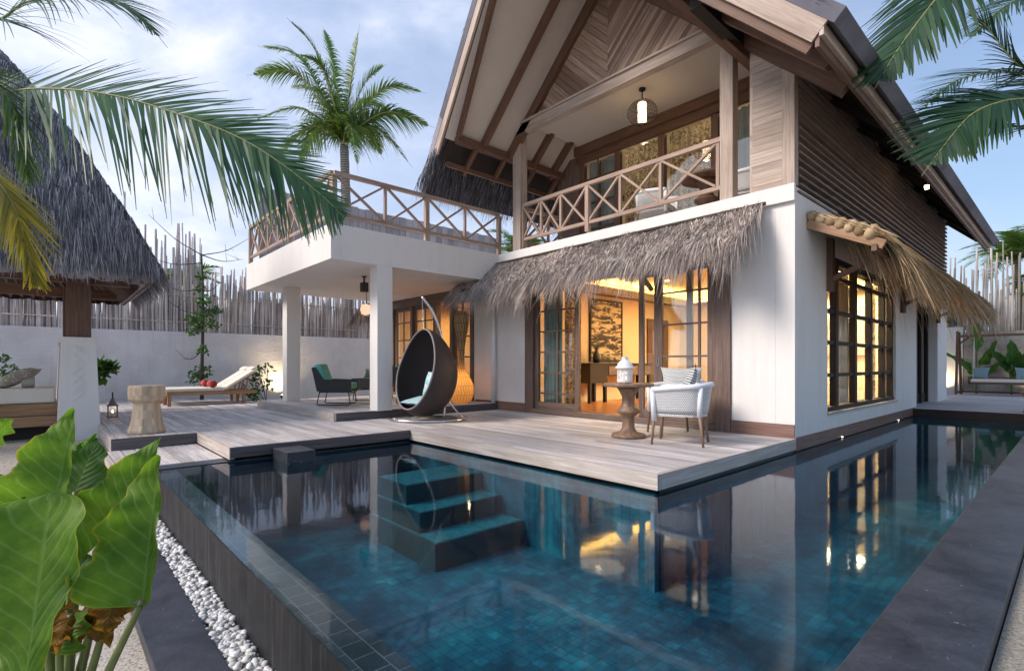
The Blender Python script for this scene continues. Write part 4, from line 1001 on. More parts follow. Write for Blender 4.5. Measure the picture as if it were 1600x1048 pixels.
# sun loungers: local, foot at -Y, head at +Y
def lounger(label,x,y):
    t_=thing('sun_lounger',label,'sun lounger',(x,y,.001),0,'sun loungers by the white wall')
    b=MB()
    for s_ in(-1,1): b.box(s_*.31-.025,s_*.31+.025,-1.0,1.0,.25,.33)
    b.box(-.285,.285,-1.0,-.95,.25,.33); b.box(-.285,.285,.95,1.0,.25,.33)
    for k in range(9): b.box(-.285,.285,-.93+k*.2,-.86+k*.2,.31,.33)
    b.build('frame',M['teak'],t_,local=True,bevel=.004)
    for px,py in ((-.31,-.95),(.31,-.95),(-.31,.7),(.31,.7)): b=MB(); b.box(px-.035,px+.035,py-.035,py+.035,0,.25); b.build('leg',M['teak'],t_,local=True)
    b=MB(); b.beam((0,.28,.345),(0,.98,.80),.60,.03,up=(0,-.5,.8)); b.beam((-.2,.75,.31),(-.2,.85,.68),.03,.03); b.beam((.2,.75,.31),(.2,.85,.68),.03,.03); b.build('backrest',M['teak'],t_,local=True)
    b=MB(); b.box(-.30,.30,-1.02,.26,.335,.42); b.beam((0,.30,.40),(0,1.0,.86),.60,.085,up=(0,-.5,.8)); b.build('mattress',M['cream'],t_,local=True,bevel=.025)
    b=MB(); b.beam((0,.90,.85),(0,1.03,.935),.54,.09,up=(0,-.5,.8)); b.build('head_cushion',M['cream'],t_,local=True,bevel=.03)
    return t_
lounger('teak sun lounger with cream mattress, nearer the pool',-12.42,-4.42); lounger('teak sun lounger with cream mattress, nearer the white wall',-13.22,-4.38)
M['red']=mk_pat('red_towelling',(.35,.02,.03),(.55,.16,.12),9,'n')
for x,lab in ((-12.42,'rolled red towel on the sun lounger nearer the pool'),(-13.2,'rolled red towel on the sun lounger nearer the white wall')):
    b=MB(); b.lathe([(.001,-.17),(.085,-.165),(.092,0),(.085,.165),(.001,.17)],(0,0,0),18,False)
    b.v=[(x+.12+q[2],-4.42+.0+q[0],.515+q[1]) for q in b.v]
    o=b.build('rolled_towel',M['red'],smooth=True); tag(o,lab,'towel','rolled red towels')
# ================================================================ walls and fences
def mk_rough():
    m,t,o=NT('rough_white_wall'); p=OBn(t); a=noise(t,p,1.1,5,.6); b=noise(t,mapping(t,p,(3,3,7)),2.2,5,.65)
    r=ramp(t,[(.3,(.66,.65,.655)),(.7,(.82,.81,.815))]); L(t,a.outputs[0],r.inputs[0])
    s_=noise(t,mapping(t,p,(9,9,.5)),1,4,.7); r2=ramp(t,[(.55,(1,1,1)),(.85,(.8,.78,.76))]); L(t,s_.outputs[0],r2.inputs[0])
    principled(t,o,mixc(t,r.outputs[0],r2.outputs[0],.8,'MULTIPLY'),.9,b.outputs[0],.55,.03,.2); return m
M['rough']=mk_rough()
b=MB(); b.grid(lambda u,v:V((-15.6+.02*math.sin(u*70)*math.sin(v*9),-16+u*24,-.3+v*2.3)),60,8); b.box(-15.85,-15.62,-16,8,-.3,1.998)
tag(b.build('perimeter_wall',M['rough']),'rough white garden wall behind the sun loungers below the bamboo','wall')
b=MB(); b.box(-4,-.30,17.4,17.6,-.2,2.4); tag(b.build('perimeter_wall',M['rough']),'white wall end between the villa and the garden swing','wall')
b=MB(); b.box(-.295,7,17.42,17.6,-.2,2.2); tag(b.build('stone_wall',slate('rough_stone',(.16,.15,.13),(.42,.40,.37),.9,2.0)),'grey mottled stone wall behind the garden swing','wall')
def pole(b,x,y,z0,z1,r,lean=.03):
    n=max(2,int((z1-z0)/.45)); dx,dy=U(-lean,lean),U(-lean,lean); pts=[];rs=[]
    for i in range(n+1):
        q=i/n; z=z0+(z1-z0)*q; pts.append((x+dx*q*(z1-z0),y+dy*q*(z1-z0),z)); rs.append(r*(1-.25*q)*(1.0))
    b.tube(pts,rs,6)
b=MB(); y=-13.
def ztop(y):
    if R()<.3 and not -6.4<y<-3.9: return U(2.9,3.5)
    if -6.4<y<-3.9: return U(3.9,5.0)+ (U(0,1.1) if R()<.35 else 0)
    if y<-6: return U(3.2,4.2)
    return U(3.5,4.2)
while y<4.5:
    pole(b,-15.75+U(-.05,.05),y,1.5,ztop(y)-(.9*R() if R()<.25 else 0),U(.024,.044)); y+=U(.024,.050)
y=-13.
while y<4.5:
    pole(b,-15.86+U(-.03,.03),y,1.5,U(2.8,3.6),U(.026,.044)); y+=U(.04,.075)
b.tube([(-15.70,-13,2.3),(-15.70,4.5,2.3)],.02,6); b.tube([(-15.70,-13,3.1),(-15.70,4.5,3.1)],.02,6)
tag(b.build('bamboo_fence',M['bamboo'],smooth=True),'tall uneven bamboo pole fence rising above the white garden wall','fence')
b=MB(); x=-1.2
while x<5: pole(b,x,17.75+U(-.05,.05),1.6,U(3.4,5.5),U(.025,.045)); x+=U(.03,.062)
tag(b.build('bamboo_fence',straw('shaded_bamboo_cane',(.26,.225,.20),(.50,.45,.41),.75,(.58,.53,.48)),smooth=True),'bamboo pole fence above the stone wall behind the garden swing','fence')  # cane darkened to stand in for the shadow on this fence
# ================================================================ pavilion
pv=thing('pavilion','open pavilion with a steep slate grey thatched roof on white pillars','pavilion',(-9.97,-8.35,-.24))
PC=V((-9.97,-8.35,0))
def proof(x,y,s_,z): return PC+V((x,y,0))*s_+V((0,0,z))
pr=[(2.02,2.36),(2.17,2.40),(2.24,2.50),(2.23,2.62),(2.134,2.83),(1.82,3.53),(1.42,4.30),(1.02,5.12),(.70,5.66),(.41,6.08),(.25,6.32),(.03,6.6)]
b=MB()
for sgn,axis in ((1,0),(-1,0),(1,1),(-1,1)):
    def fn(u,v,sgn=sgn,axis=axis):
        k=v*(len(pr)-1); i=min(int(k),len(pr)-2); f_=k-i; h=pr[i][0]*(1-f_)+pr[i+1][0]*f_; z=pr[i][1]*(1-f_)+pr[i+1][1]*f_
        a=(u-.5)*2; rr=h*(1-.04*abs(a)**6)
        p=(sgn*rr,a*rr) if axis==0 else (a*rr,sgn*rr)
        return PC+V((p[0],p[1],z+.02*math.sin(a*31)*(1 if z<3 else 0)))
    b.grid(fn,30,28)
rf=b.build('thatched_roof',M['thatch_slate'],pv,smooth=True); ORG[rf.name]=V((-9.97,-8.35,-.24))
def hz(z):
    for (h0,z0),(h1,z1) in zip(pr,pr[1:]):
        if z0<=z<=z1: return h0+(h1-h0)*(z-z0)/(z1-z0)
    return .05
b=MB()
for i in range(26000):
    fc=R(); v=R()**1.15; z=2.50+v*4.05; h=hz(z)
    a=U(-1,1); ax=V((1,0,0)) if fc<.62 else V((0,1,0))
    if fc<.62: p=PC+V((h+U(.0,.03),a*h,z)); d=V((.50,U(-.16,.16),-1))
    else: p=PC+V((a*h,h+U(.0,.03),z)); d=V((U(-.16,.16),.50,-1))
    strand(b,p,d,U(.14,.34) if z<2.75 else U(.25,.5),.016,.05,2,.12)
b.build('thatch_strands',M['thatch_slate'],rf)
b=MB()
for i in range(24):
    a=-2+4*i/23
    b.beam(PC+V((2.1,a,2.37)),PC+V((1.55,a*.75,2.75)),.05,.05); b.beam(PC+V((a,2.1,2.37)),PC+V((a*.75,1.55,2.75)),.05,.05); b.beam(PC+V((-2.1,a,2.37)),PC+V((-1.55,a*.75,2.75)),.05,.05)
b.build('rafters',M['brown'],pv)
for s_,px,py in ((1,1.25,1.20),(1,1.25,-1.2),(0,-1.25,1.20),(0,-1.25,-1.2)):
    x,y=PC.x+px,PC.y+py
    b=MB(); b.lathe([(.40,-.3),(.385,.0),(.315,1.32),(.315,1.36),(.33,1.37),(.33,1.46)],(0,0,0),4)
    cs,sn=math.cos(0),math.sin(0); b.v=[(x+q[0],y+q[1],q[2]) for q in b.v]
    pil=b.build('pillar',M['plaster'],pv,bevel=.01)
    b=MB(); b.box(x-.16,x+.16,y-.16,y+.16,1.46,2.55); b.build('post',M['brown'],pv,bevel=.008)
    if px>0 and py>0:
        # carved relief: interlaced diamonds on the face towards the pool
        b=MB()
        for k in range(6):
            z=.42+k*.15; xf=lambda z:x+.2725*1-(z*.0375)+.006
            for s2 in(-1,1):
                b.beam((xf(z),y-s2*.07,z),(xf(z+.15),y+s2*.07,z+.15),.018,.012,up=(1,0,0))
        b.build('carved_relief',M['plaster'],pil)
b=MB()
for px in(-1.25,1.25): b.beam(PC+V((px,-1.9,2.47)),PC+V((px,1.9,2.47)),.12,.2)
for py in(-1.20,1.2): b.beam(PC+V((-1.9,py,2.66)),PC+V((1.9,py,2.66)),.12,.2)
b.build('ring_beam',M['brown'],pv)
b=MB(); b.box(PC.x-1.3,PC.x+1.3,PC.y-1.3,PC.y+1.3,2.80,2.84); b.build('ceiling',M['cream'],pv)
db=thing('daybed','built-in wooden daybed with thick cream mattress inside the pavilion','daybed',(-9.9,-8.35,-.2))
b=MB(); b.box(-10.9,-8.98,-9.5,-7.42,.16,.36); b.box(-10.9,-8.94,-9.5,-7.40,-.02,.155); b.build('base',M['teak'],db,bevel=.006)
b=MB(); b.box(-10.7,-9.2,-9.4,-7.5,-.3,-.03); b.build('plinth_or_dark_gap',M['dark'],db)
b=MB(); b.box(-10.88,-9.0,-9.45,-7.44,.365,.615); b.build('mattress',M['cream'],db,bevel=.03)
pillow('patterned_cushion','large grey patterned cushion leaning on the daybed mattress',(-9.35,-7.93,.78),.62,.42,.2,rotm('X',math.radians(28))@rotm('Y',math.radians(-8))@rotm('Z',math.radians(80)),mk_pat('damask',(.52,.47,.40),(.30,.26,.22),9,'n',.45,.53))
b=MB(); b.lathe([(.001,-.24),(.09,-.235),(.105,-.2),(.105,.2),(.09,.235),(.001,.24)],(0,0,0),18,False); b.v=[(-9.32+q[0],-7.78+q[2]*.35,.72+q[1]) for q in b.v]
tag(b.build('bolster',M['taupe'],smooth=True),'small beige bolster beside the patterned cushion on the daybed','pillow')
# ================================================================ palms
def frond(b,ctl,ln,n,drop=.9,w=.035,ang=60,vup=.25,rach=None,roll=0,r0=.022,up2=1):
    P=cr(ctl,10); m=len(P); tot=m-1
    if rach is not None: rach.tube(P,[r0*(1-.85*i/tot) for i in range(m)],5,False)
    for i in range(n):
        q=.10+.90*(i+R()*.6)/n; k=q*tot; a=min(int(k),tot-1); p=P[a].lerp(P[a+1],k-a); T=(P[a+1]-P[a]).normalized()
        side=T.cross(V((0,0,1)))
        if side.length<.1: side=T.cross(fw)
        side.normalize(); up=side.cross(T).normalized()
        cr2,sr2=math.cos(roll),math.sin(roll); side,up=side*cr2-up*sr2,up*cr2+side*sr2
        prof=(math.sin(math.pi*min(1,.18+q*.86))**.75)*(1 if q<.9 else 1-(q-.9)*3)
        for s_ in(-1,1):
            an=math.radians(ang*(1.15-.55*q)+U(-5,5)); d=T*math.cos(an)+side*s_*math.sin(an)+up*(vup+U(-.06,.06)); d.normalize()
            l=ln*prof*U(.88,1.1)*(1 if s_>0 else up2); pts=[]; dr=drop*U(.8,1.25)
            for j in range(5): t_=l*j/4; pts.append(p+d*t_-V((0,0,1))*dr*t_*t_*.5)
            sd=d.cross(up); sd=(sd+up*U(-.35,.35)).normalized(); b.ribbon(pts,sd,w)
def palm(label,base,crown,fronds,mat,rmat,r=.16,lab=None):
    t_=thing('palm_tree',label,'palm tree',base); base=V(base);crown=V(crown)
    b=MB(); pts=[];rs=[]
    n=40
    for i in range(n+1):
        q=i/n; pts.append(base.lerp(crown,q)+V((.12*math.sin(q*3),.05*math.sin(q*2.2),0))); rs.append(r*(1.25-.45*q)*(1+(.06 if i%2 else 0)))
    b.tube(pts,rs,12); b.build('trunk',M['palm_bark'],t_,smooth=True)
    for f_ in fronds:
        b=MB(); rb=MB(); frond(b,rach=rb,**f_); fo=b.build('frond',mat,t_); ORG[fo.name]=V(base); rb.build('rachis',rmat,fo,smooth=True)
    return t_
def mk_bark():
    m,t,o=NT('palm_bark'); p=OBn(t); wv=N(t,'ShaderNodeTexWave',bands_direction='Z'); wv.inputs['Scale'].default_value=3.2; wv.inputs['Distortion'].default_value=1.5; L(t,p,wv.inputs[0]); r=ramp(t,[(.2,(.12,.10,.085)),(.7,(.36,.32,.28))]); L(t,wv.outputs['Fac'],r.inputs[0]); principled(t,o,r.outputs[0],.9,wv.outputs['Fac'],.6,.02); return m
M['palm_bark']=mk_bark()
M['frond']=leaf('palm_leaf',(.035,.085,.022),(.10,.19,.05),.4,.4,tip=(.20,.20,.06))
M['frond_light']=leaf('light_palm_leaf',(.06,.13,.03),(.17,.28,.07),.45,.4,tip=(.30,.30,.10))
M['frond_near']=leaf('near_palm_leaf',(.035,.10,.05),(.10,.20,.09),.45,.4,tip=(.14,.20,.09))
M['frond_dark']=leaf('dark_palm_leaf',(.018,.055,.030),(.05,.115,.05),.35,.4,tip=(.07,.12,.045))
M['frond_yellow']=leaf('yellow_palm_leaf',(.20,.19,.02),(.42,.32,.05),.4,.5)
M['rachis']=plain('frond_rib',(.24,.24,.08),.5,.2,10)
M['rachis_pale']=plain('pale_frond_rib',(.42,.36,.16),.5,.2,10)
# the palm behind the terrace
cb=D(536,228,20.5)
fr_=[]
def cf(u,v,d,lift=.5,ln=.95,n=90,drop=.9):   # frond from the crown to a point in the place
    d+=4.5; tip=D(u,v,d); mid=cb.lerp(tip,.5)+V((0,0,lift*1.25)); s_=cb.lerp(tip,.12)+V((0,0,.15+lift*.45)); fr_.append(dict(ctl=[cb,s_,mid,tip],ln=ln*1.2*U(.9,1.1),n=n,drop=drop*U(.9,1.5),w=.062,ang=52,r0=.04,roll=U(-.5,.5)))
cf(448,28,15,1.0,1.0); cf(402,72,16,1.2,1.1); cf(385,118,15.5,1.2,1.0); cf(392,190,15,.8,1.0); cf(420,262,15,.9,1.0); cf(562,38,17,.25,.8); cf(604,100,17,.7,.8); cf(668,146,15.5,1.0,1.0); cf(679,200,16,.8,1.1); cf(645,262,17,.9,1.0); cf(505,40,17.5,.7,1.0); cf(455,140,18.5,.9,1.1); cf(600,170,18.5,.9,1.1); cf(470,85,14.6,1.0,1.1); cf(600,250,18,1.0,1.0); cf(465,262,17.5,1.1,1.0); cf(560,270,14,1.0,.8)
palm('green coconut palm with ringed grey trunk rising behind the terrace',(cb.x+.3,cb.y,-.25),cb,fr_,M['frond_light'],M['rachis_pale'],.2)
# near palm at the left edge: its trunk stands outside the frame
c1=D(-330,60,6.2)
f1=[dict(ctl=[c1,D(-120,150,5.9),D(60,139,5.7),D(180,150,5.6),D(300,186,5.5),D(375,216,5.45),D(440,256,5.4),D(510,312,5.4),D(552,356,5.4)],ln=1.40,n=140,drop=.18,w=.036,ang=50,vup=.0,r0=.016,roll=1.0,up2=.6),
    dict(ctl=[c1,D(-150,-40,6.4),D(-20,30,6.2),D(40,4,6.2),D(110,-6,6.2),D(165,-2,6.3),D(215,20,6.4),D(262,75,6.5)],ln=1.0,n=90,drop=.7,w=.026,ang=50,vup=.05,r0=.02,roll=.7),
    dict(ctl=[c1,D(-160,130,5.2),D(-30,255,4.9),D(20,320,4.8),D(45,400,4.8),D(60,460,4.8)],ln=.62,n=60,drop=.5,w=.040,ang=32,vup=.0,r0=.014),
    dict(ctl=[c1,D(-150,110,5.6),D(-60,100,5.5),D(10,150,5.4),D(35,230,5.4),D(45,310,5.4)],ln=.7,n=60,drop=.6,w=.040,ang=36,vup=.05,r0=.014)]
lp=palm('near coconut palm leaning in from the left edge with one long arching frond',(c1.x-.8,c1.y-.6,-.25),c1,f1,M['frond_near'],M['rachis'],.16)
yf=[o for o in lp.children if o.name.startswith('frond')]
yf[2].data.materials[0]=M['frond_yellow']; yf[3].data.materials[0]=M['frond']; yf[2]['label']='yellowed frond hanging over the pavilion roof'
# palms at the right edge
c2=D(1800,60,6.5)
f2=[dict(ctl=[c2+V((0,0,1.4)),D(1660,-190,6.2),D(1560,-110,6.1),D(1470,-10,6.0),D(1405,75,6.0),D(1366,140,6.0)],ln=1.05,n=95,drop=.55,w=.062,ang=48,vup=.0,roll=-.75,up2=.8),
    dict(ctl=[c2,D(1710,120,6.1),D(1640,150,5.9),D(1570,158,5.8),D(1520,178,5.8),D(1485,215,5.8),D(1440,275,5.8)],ln=1.0,n=100,drop=.5,w=.058,ang=58,vup=.0,roll=-.85,up2=.75),
    dict(ctl=[c2+V((0,0,.6)),D(1700,50,7),D(1620,112,7.2),D(1560,112,7.2),D(1490,128,7.2),D(1425,185,7.2)],ln=.95,n=90,drop=.5,w=.026,ang=56,vup=.1,roll=-.5),
    dict(ctl=[c2+V((0,0,.8)),D(1720,-60,7.5),D(1640,-20,7.5),D(1570,10,7.5),D(1505,70,7.5)],ln=.9,n=80,drop=.6,w=.03,ang=54,vup=.1,roll=-.6),
    dict(ctl=[c2+V((0,0,.2)),D(1720,140,7.0),D(1650,120,7.0),D(1590,100,7.1),D(1540,40,7.2),D(1510,20,7.3)],ln=.8,n=70,drop=.6,w=.03,ang=54,vup=.1,roll=-.3),
    dict(ctl=[c2-V((0,0,.1)),D(1720,170,6.6),D(1640,200,6.5),D(1560,195,6.4),D(1490,200,6.4),D(1430,235,6.4)],ln=.75,n=80,drop=.6,w=.035,ang=54,vup=.1,roll=-.5)]
palm('coconut palm reaching in from the right edge over the villa eave',(c2.x+.5,c2.y+.6,-.24),c2,f2,M['frond_dark'],M['rachis'],.16)
def far_palm(label,x,y,h,n,mat='frond_light',ln=1.0,rad=2.6,trunk=.13):
    c=V((x,y,h)); fs=[]
    for i in range(n):
        a=6.283*(i+U(-.3,.3))/n; el=U(.1,1.1); rr=rad*U(.8,1.1); tip=c+V((math.cos(a)*rr*math.cos(el*.6),math.sin(a)*rr*math.cos(el*.6),rr*(el-.55))); mid=c.lerp(tip,.5)+V((0,0,.45*rad*.5)); fs.append(dict(ctl=[c,c.lerp(mid,.4)+V((0,0,.15)),mid,tip],ln=ln*.8,n=46,drop=.9,w=.05))
    palm(label,(x,y,-.25),c,fs,M[mat],M['rachis'],trunk)
far_palm('bushy green palm behind the bamboo fence at the right edge',.95,19.6,4.9,15,rad=2.1)
far_palm('lower green palm behind the right bamboo fence beside the villa wall',-.95,19.4,2.6,11,rad=1.6)
far_palm('palm rising behind the villa roof at the right edge',2.6,21,5.2,12,rad=2.4)
far_palm('low bright palm just behind the right bamboo fence above the swing cushions',1.9,18.9,3.6,13,rad=1.7)
far_palm('small palm behind the tall bamboo poles',-17.5,-4.2,3.4,10,rad=1.8)
far_palm('palm behind the terrace timber screen under the roof eave',-13.5,7.5,5.6,12,rad=2.2)
# ================================================================ slender tree and shrubs
def leafclump(b,c,r,n,s_,squash=.8):
    for i in range(n):
        d=V((U(-1,1),U(-1,1),U(-1,1)))
        if d.length>1: continue
        p=V(c)+V((d.x*r,d.y*r,d.z*r*squash)); q=V((U(-1,1),U(-1,1),U(-.6,.9))).normalized(); sd=q.cross(V((U(-1,1),U(-1,1),U(-1,1)))).normalized(); l=s_*U(.7,1.3)
        b.mesh([p,p+q*l*.5+sd*l*.28,p+q*l,p+q*l*.5-sd*l*.28],[(0,1,2,3)])
M['leafgreen']=leaf('shrub_leaf',(.03,.09,.02),(.10,.20,.045),.35,.4)
M['bark']=plain('dark_bark',(.05,.042,.038),.9,.3,14,.4,.01)
tr_=thing('slender_tree','slender dark stemmed tree with sparse round leaves before the white wall','tree',(-14.35,-4.25,-.25))
tb_=V((-14.35,-4.25,-.25)); b=MB()
stem=cr([tb_,tb_+V((.03,0,1.2)),tb_+V((-.02,.03,2.4)),tb_+V((.05,.02,3.4)),tb_+V((-.05,.0,4.45))],6); b.tube(stem,[.055*(1-.6*i/(len(stem)-1)) for i in range(len(stem))],8)
tw=[]
for u,v,v0 in ((232,335,400),(232,402,412),(390,372,400),(380,405,400),(262,470,490),(285,560,548),(345,440,455),(255,445,452),(350,485,480)):
    z=1+(570-v0)/802*14.9; s0=tb_+V((0,0,z+.25)); e=D(u,v,14.9+U(-.4,.4)); pp=cr([s0,s0.lerp(e,.5)+V((0,0,-.12)),e],5); b.tube(pp,[.017*(1-.7*i/(len(pp)-1)) for i in range(len(pp))],5,False); tw.append(pp)
    for k in range(3): q=pp[U(4,len(pp)-1).__int__()]; e2=q+V((U(-.3,.3),U(-.3,.3),U(-.05,.35))); b.tube([q,e2],[.006,.003],4,False)
b.build('trunk',M['bark'],tr_,smooth=True)
b=MB()
for u,v,r in ((312,452,.18),(318,470,.22),(322,492,.26),(306,505,.24),(335,487,.2),(330,508,.22),(302,520,.16),(316,548,.16),(316,582,.28),(306,590,.22),(300,500,.15),(312,435,.12)):
    leafclump(b,D(u,v,14.8+U(-.15,.15)),r,int(90*r/.2),.13)
b.build('crown',M['leafgreen'],tr_)
def shrub(name,label,base,clumps,stems=4,ls=.16,mat='leafgreen',grp=None):
    t_=thing(name,label,'plant',base,0,grp); base=V(base); b=MB(); bl_=MB()
    for u,v,d,r,n in clumps:
        c=D(u,v,d); b.tube(cr([base,base.lerp(c,.5)+V((U(-.05,.05),U(-.05,.05),.05)),c],4),.010,5,False); leafclump(bl_,c,r,n,ls)
    b.build('stem',M['bark'],t_,smooth=True); bl_.build('foliage',M[mat],t_)
shrub('leafy_shrub','small broad leaved shrub beside the white pillar of the pavilion',(-12.4,-7.3,-.24),[(150,582,11.2,.16,90),(162,578,11.3,.18,110),(168,574,11.3,.14,70),(145,592,11.2,.14,70),(155,570,11.2,.1,40)],ls=.2)
shrub('garden_plant','thin leafy plant against the white wall at the left edge',(-14.6,-9.2,-.24),[(8,572,12.3,.2,60),(14,585,12.3,.16,50),(5,595,12.2,.2,60),(2,560,12.3,.14,40)],ls=.12)
shrub('garden_plant','low dark plant at the foot end of the sun loungers',(-13.9,-5.9,-.24),[(236,618,13.9,.2,120),(243,614,13.9,.16,80),(230,612,14,.15,60)],ls=.16)
shrub('garden_plant','leafy plant lit from below by the uplight behind the sun loungers',(-14.9,-2.35,-.24),[(405,580,16.3,.25,60),(396,590,16.2,.22,60),(410,600,16.3,.3,90),(418,575,16.3,.15,30),(385,612,16.0,.2,70),(398,618,16.0,.25,90)],ls=.15)
shrub('leafy_shrub','dense green shrub behind the villa wall at the back right',(-.9,18.3,-.2),[(1488,500,19.6,.5,420),(1498,490,19.6,.5,420),(1482,480,19.7,.4,300),(1505,505,19.6,.4,300)],ls=.2)
# uplights on the garden walls
def uplight(label,x,y,z,d,e,col=(1,.74,.42)):
    t_=thing('uplight',label,'garden light',(x,y,z),0,'garden uplights against the walls')
    b=MB(); b.lathe([(.05,0),(.055,.10),(.05,.11)],(0,0,0),14); b.build('housing',M['black'],t_,local=True)
    b=MB(); b.lathe([(.045,.111),(.001,.113)],(0,0,0),14,False); b.build('lens',emis('uplight_glow',col,25),t_,local=True)
    l=bpy.data.lights.new('uplight','SPOT'); l.energy=e; l.color=col; l.spot_size=math.radians(120); l.spot_blend=1; l.shadow_soft_size=.05
    o=bpy.data.objects.new('uplight_lamp',l); COL.objects.link(o); o.location=(0,0,.13); o.rotation_euler=V(d).to_track_quat('-Z','Y').to_euler(); o.parent=t_
uplight('small uplight glowing on the white wall behind the sun lounger heads',-15.2,-1.75,-.1,(-.55,.0,1),75)
uplight('small uplight glowing on the wall behind the left post of the garden swing',-.85,17.1,.0,(.1,.6,1),45)
uplight('small uplight glowing low on the stone wall under the garden swing',1.45,17.0,.0,(.1,.6,.8),22)
# ================================================================ garden swing at the back
gs=thing('garden_swing','red brown timber garden swing bench with cream seat pad on the back deck','swing',(1.0,15.6,0))
b=MB()
for x in(-.22,2.9):
    b.beam((x,15.25,.0),(x,15.6,2.15),.07,.07); b.beam((x+.04,16.05,0),(x+.03,15.66,2.12),.07,.07); b.box(x-.03,x+.06,15.3,16.0,.05,.11)
b.beam((-.25,15.62,1.98),(2.95,15.62,1.98),.07,.08); b.beam((-.2,15.62,1.70),(.1,15.62,1.96),.05,.05); b.beam((-.2,16.0,.08),(2.9,16.0,.08),.05,.06)
b.build('frame',M['brown'],gs)
b=MB(); b.box(.10,2.6,15.25,15.95,.36,.43); b.box(.08,.14,15.25,15.95,.36,.62); b.box(2.56,2.62,15.25,15.95,.36,.62); b.box(.1,2.6,15.9,15.95,.55,.60); b.box(.1,2.6,15.9,15.95,.43,.47); b.build('seat',M['brown'],gs)
b=MB(); b.box(.15,2.55,15.23,15.88,.435,.53); b.build('seat_pad',M['cream'],gs,bevel=.02)
b=MB()
for x in(.2,2.5): b.tube([(x,15.3,.4),(x,15.62,1.95)],.008,5); b.tube([(x,15.9,.4),(x,15.62,1.95)],.008,5)
b.build('rope',M['cream'],gs)
ps=mk_pat('blue_stripe',(.10,.20,.24),(.32,.42,.44),5,'stripe',.4,.6)
pillow('blue_cushion','blue striped cushion leaning at the left end of the garden swing',(.36,15.72,.72),.42,.40,.14,rotm('Z',-.35)@rotm('X',math.radians(70)),ps)
pillow('blue_cushion','blue striped cushion at the right edge of the photo on the garden swing',(1.40,15.72,.72),.42,.40,.14,rotm('Z',.3)@rotm('X',math.radians(70)),ps)
b=MB(); b.lathe([(.27,0),(.235,.10),(.22,.35),(.33,.40),(.335,.45),(.32,.46)],(0,0,0),4); b.v=[(1.98+q[0],7.75+q[1],q[2]+.001) for q in b.v]
tag(b.build('wooden_stool',M['turned'],bevel=.012),'dark wooden block stool with flared top at the pool end','stool')
# broad leaves
def bleaf(b,B,T,sd,hw,cup=.1,bend=.0,nu=10,nv=18,lobe=0.0,rip=.012,fold=0,hw2=None,shape=0):
    B=V(B);T=V(T);ax=T-B;Ln=ax.length;ax=ax/Ln; sd=V(sd); sd=(sd-ax*sd.dot(ax)).normalized(); nm=sd.cross(ax).normalized()
    ph=U(0,6)
    for s_ in(-1,1):
        def fn(u,v):
            y=-lobe+(1+lobe)*v
            hw_=hw if s_<0 or hw2 is None else hw2
            if y>=0:
                w=hw_*(1-y**1.7)**.8*(1 if lobe else min(1,(y*6+.02))); inner=0
                if shape==1: w=hw_*(.12+.88*math.sin(min(1,y*1.25)*math.pi*.5)**1.2)*(max(0,1-max(0,(y-.72)/.28)**2.2))**.5
            else:
                k=-y/lobe; w=hw_*(1-.25*k)*math.sqrt(max(0,1-k**2.2)); inner=min(w,hw_*.42*k)
            w*=1+rip*4.5*math.sin(19*y+ph+s_)+rip*3*math.sin(43*y+ph*2); x=inner+max(0,w-inner)*u; q=x/hw_
            z=cup*hw*q*q*2-bend*Ln*max(0,y)**2+rip*math.sin(16*y+ph+s_)*u**2*2
            return B+ax*(y*Ln)+sd*(s_*x*(1-.3*fold))+nm*(z+fold*x)
        n0=len(b.v); b.grid(fn,nu,nv,s_<0)
        k=nu*nv
        for i in range(len(b.uv)-k,len(b.uv)): b.uv[i]=[(s_*a_,-lobe+(1+lobe)*c_) for a_,c_ in b.uv[i]]
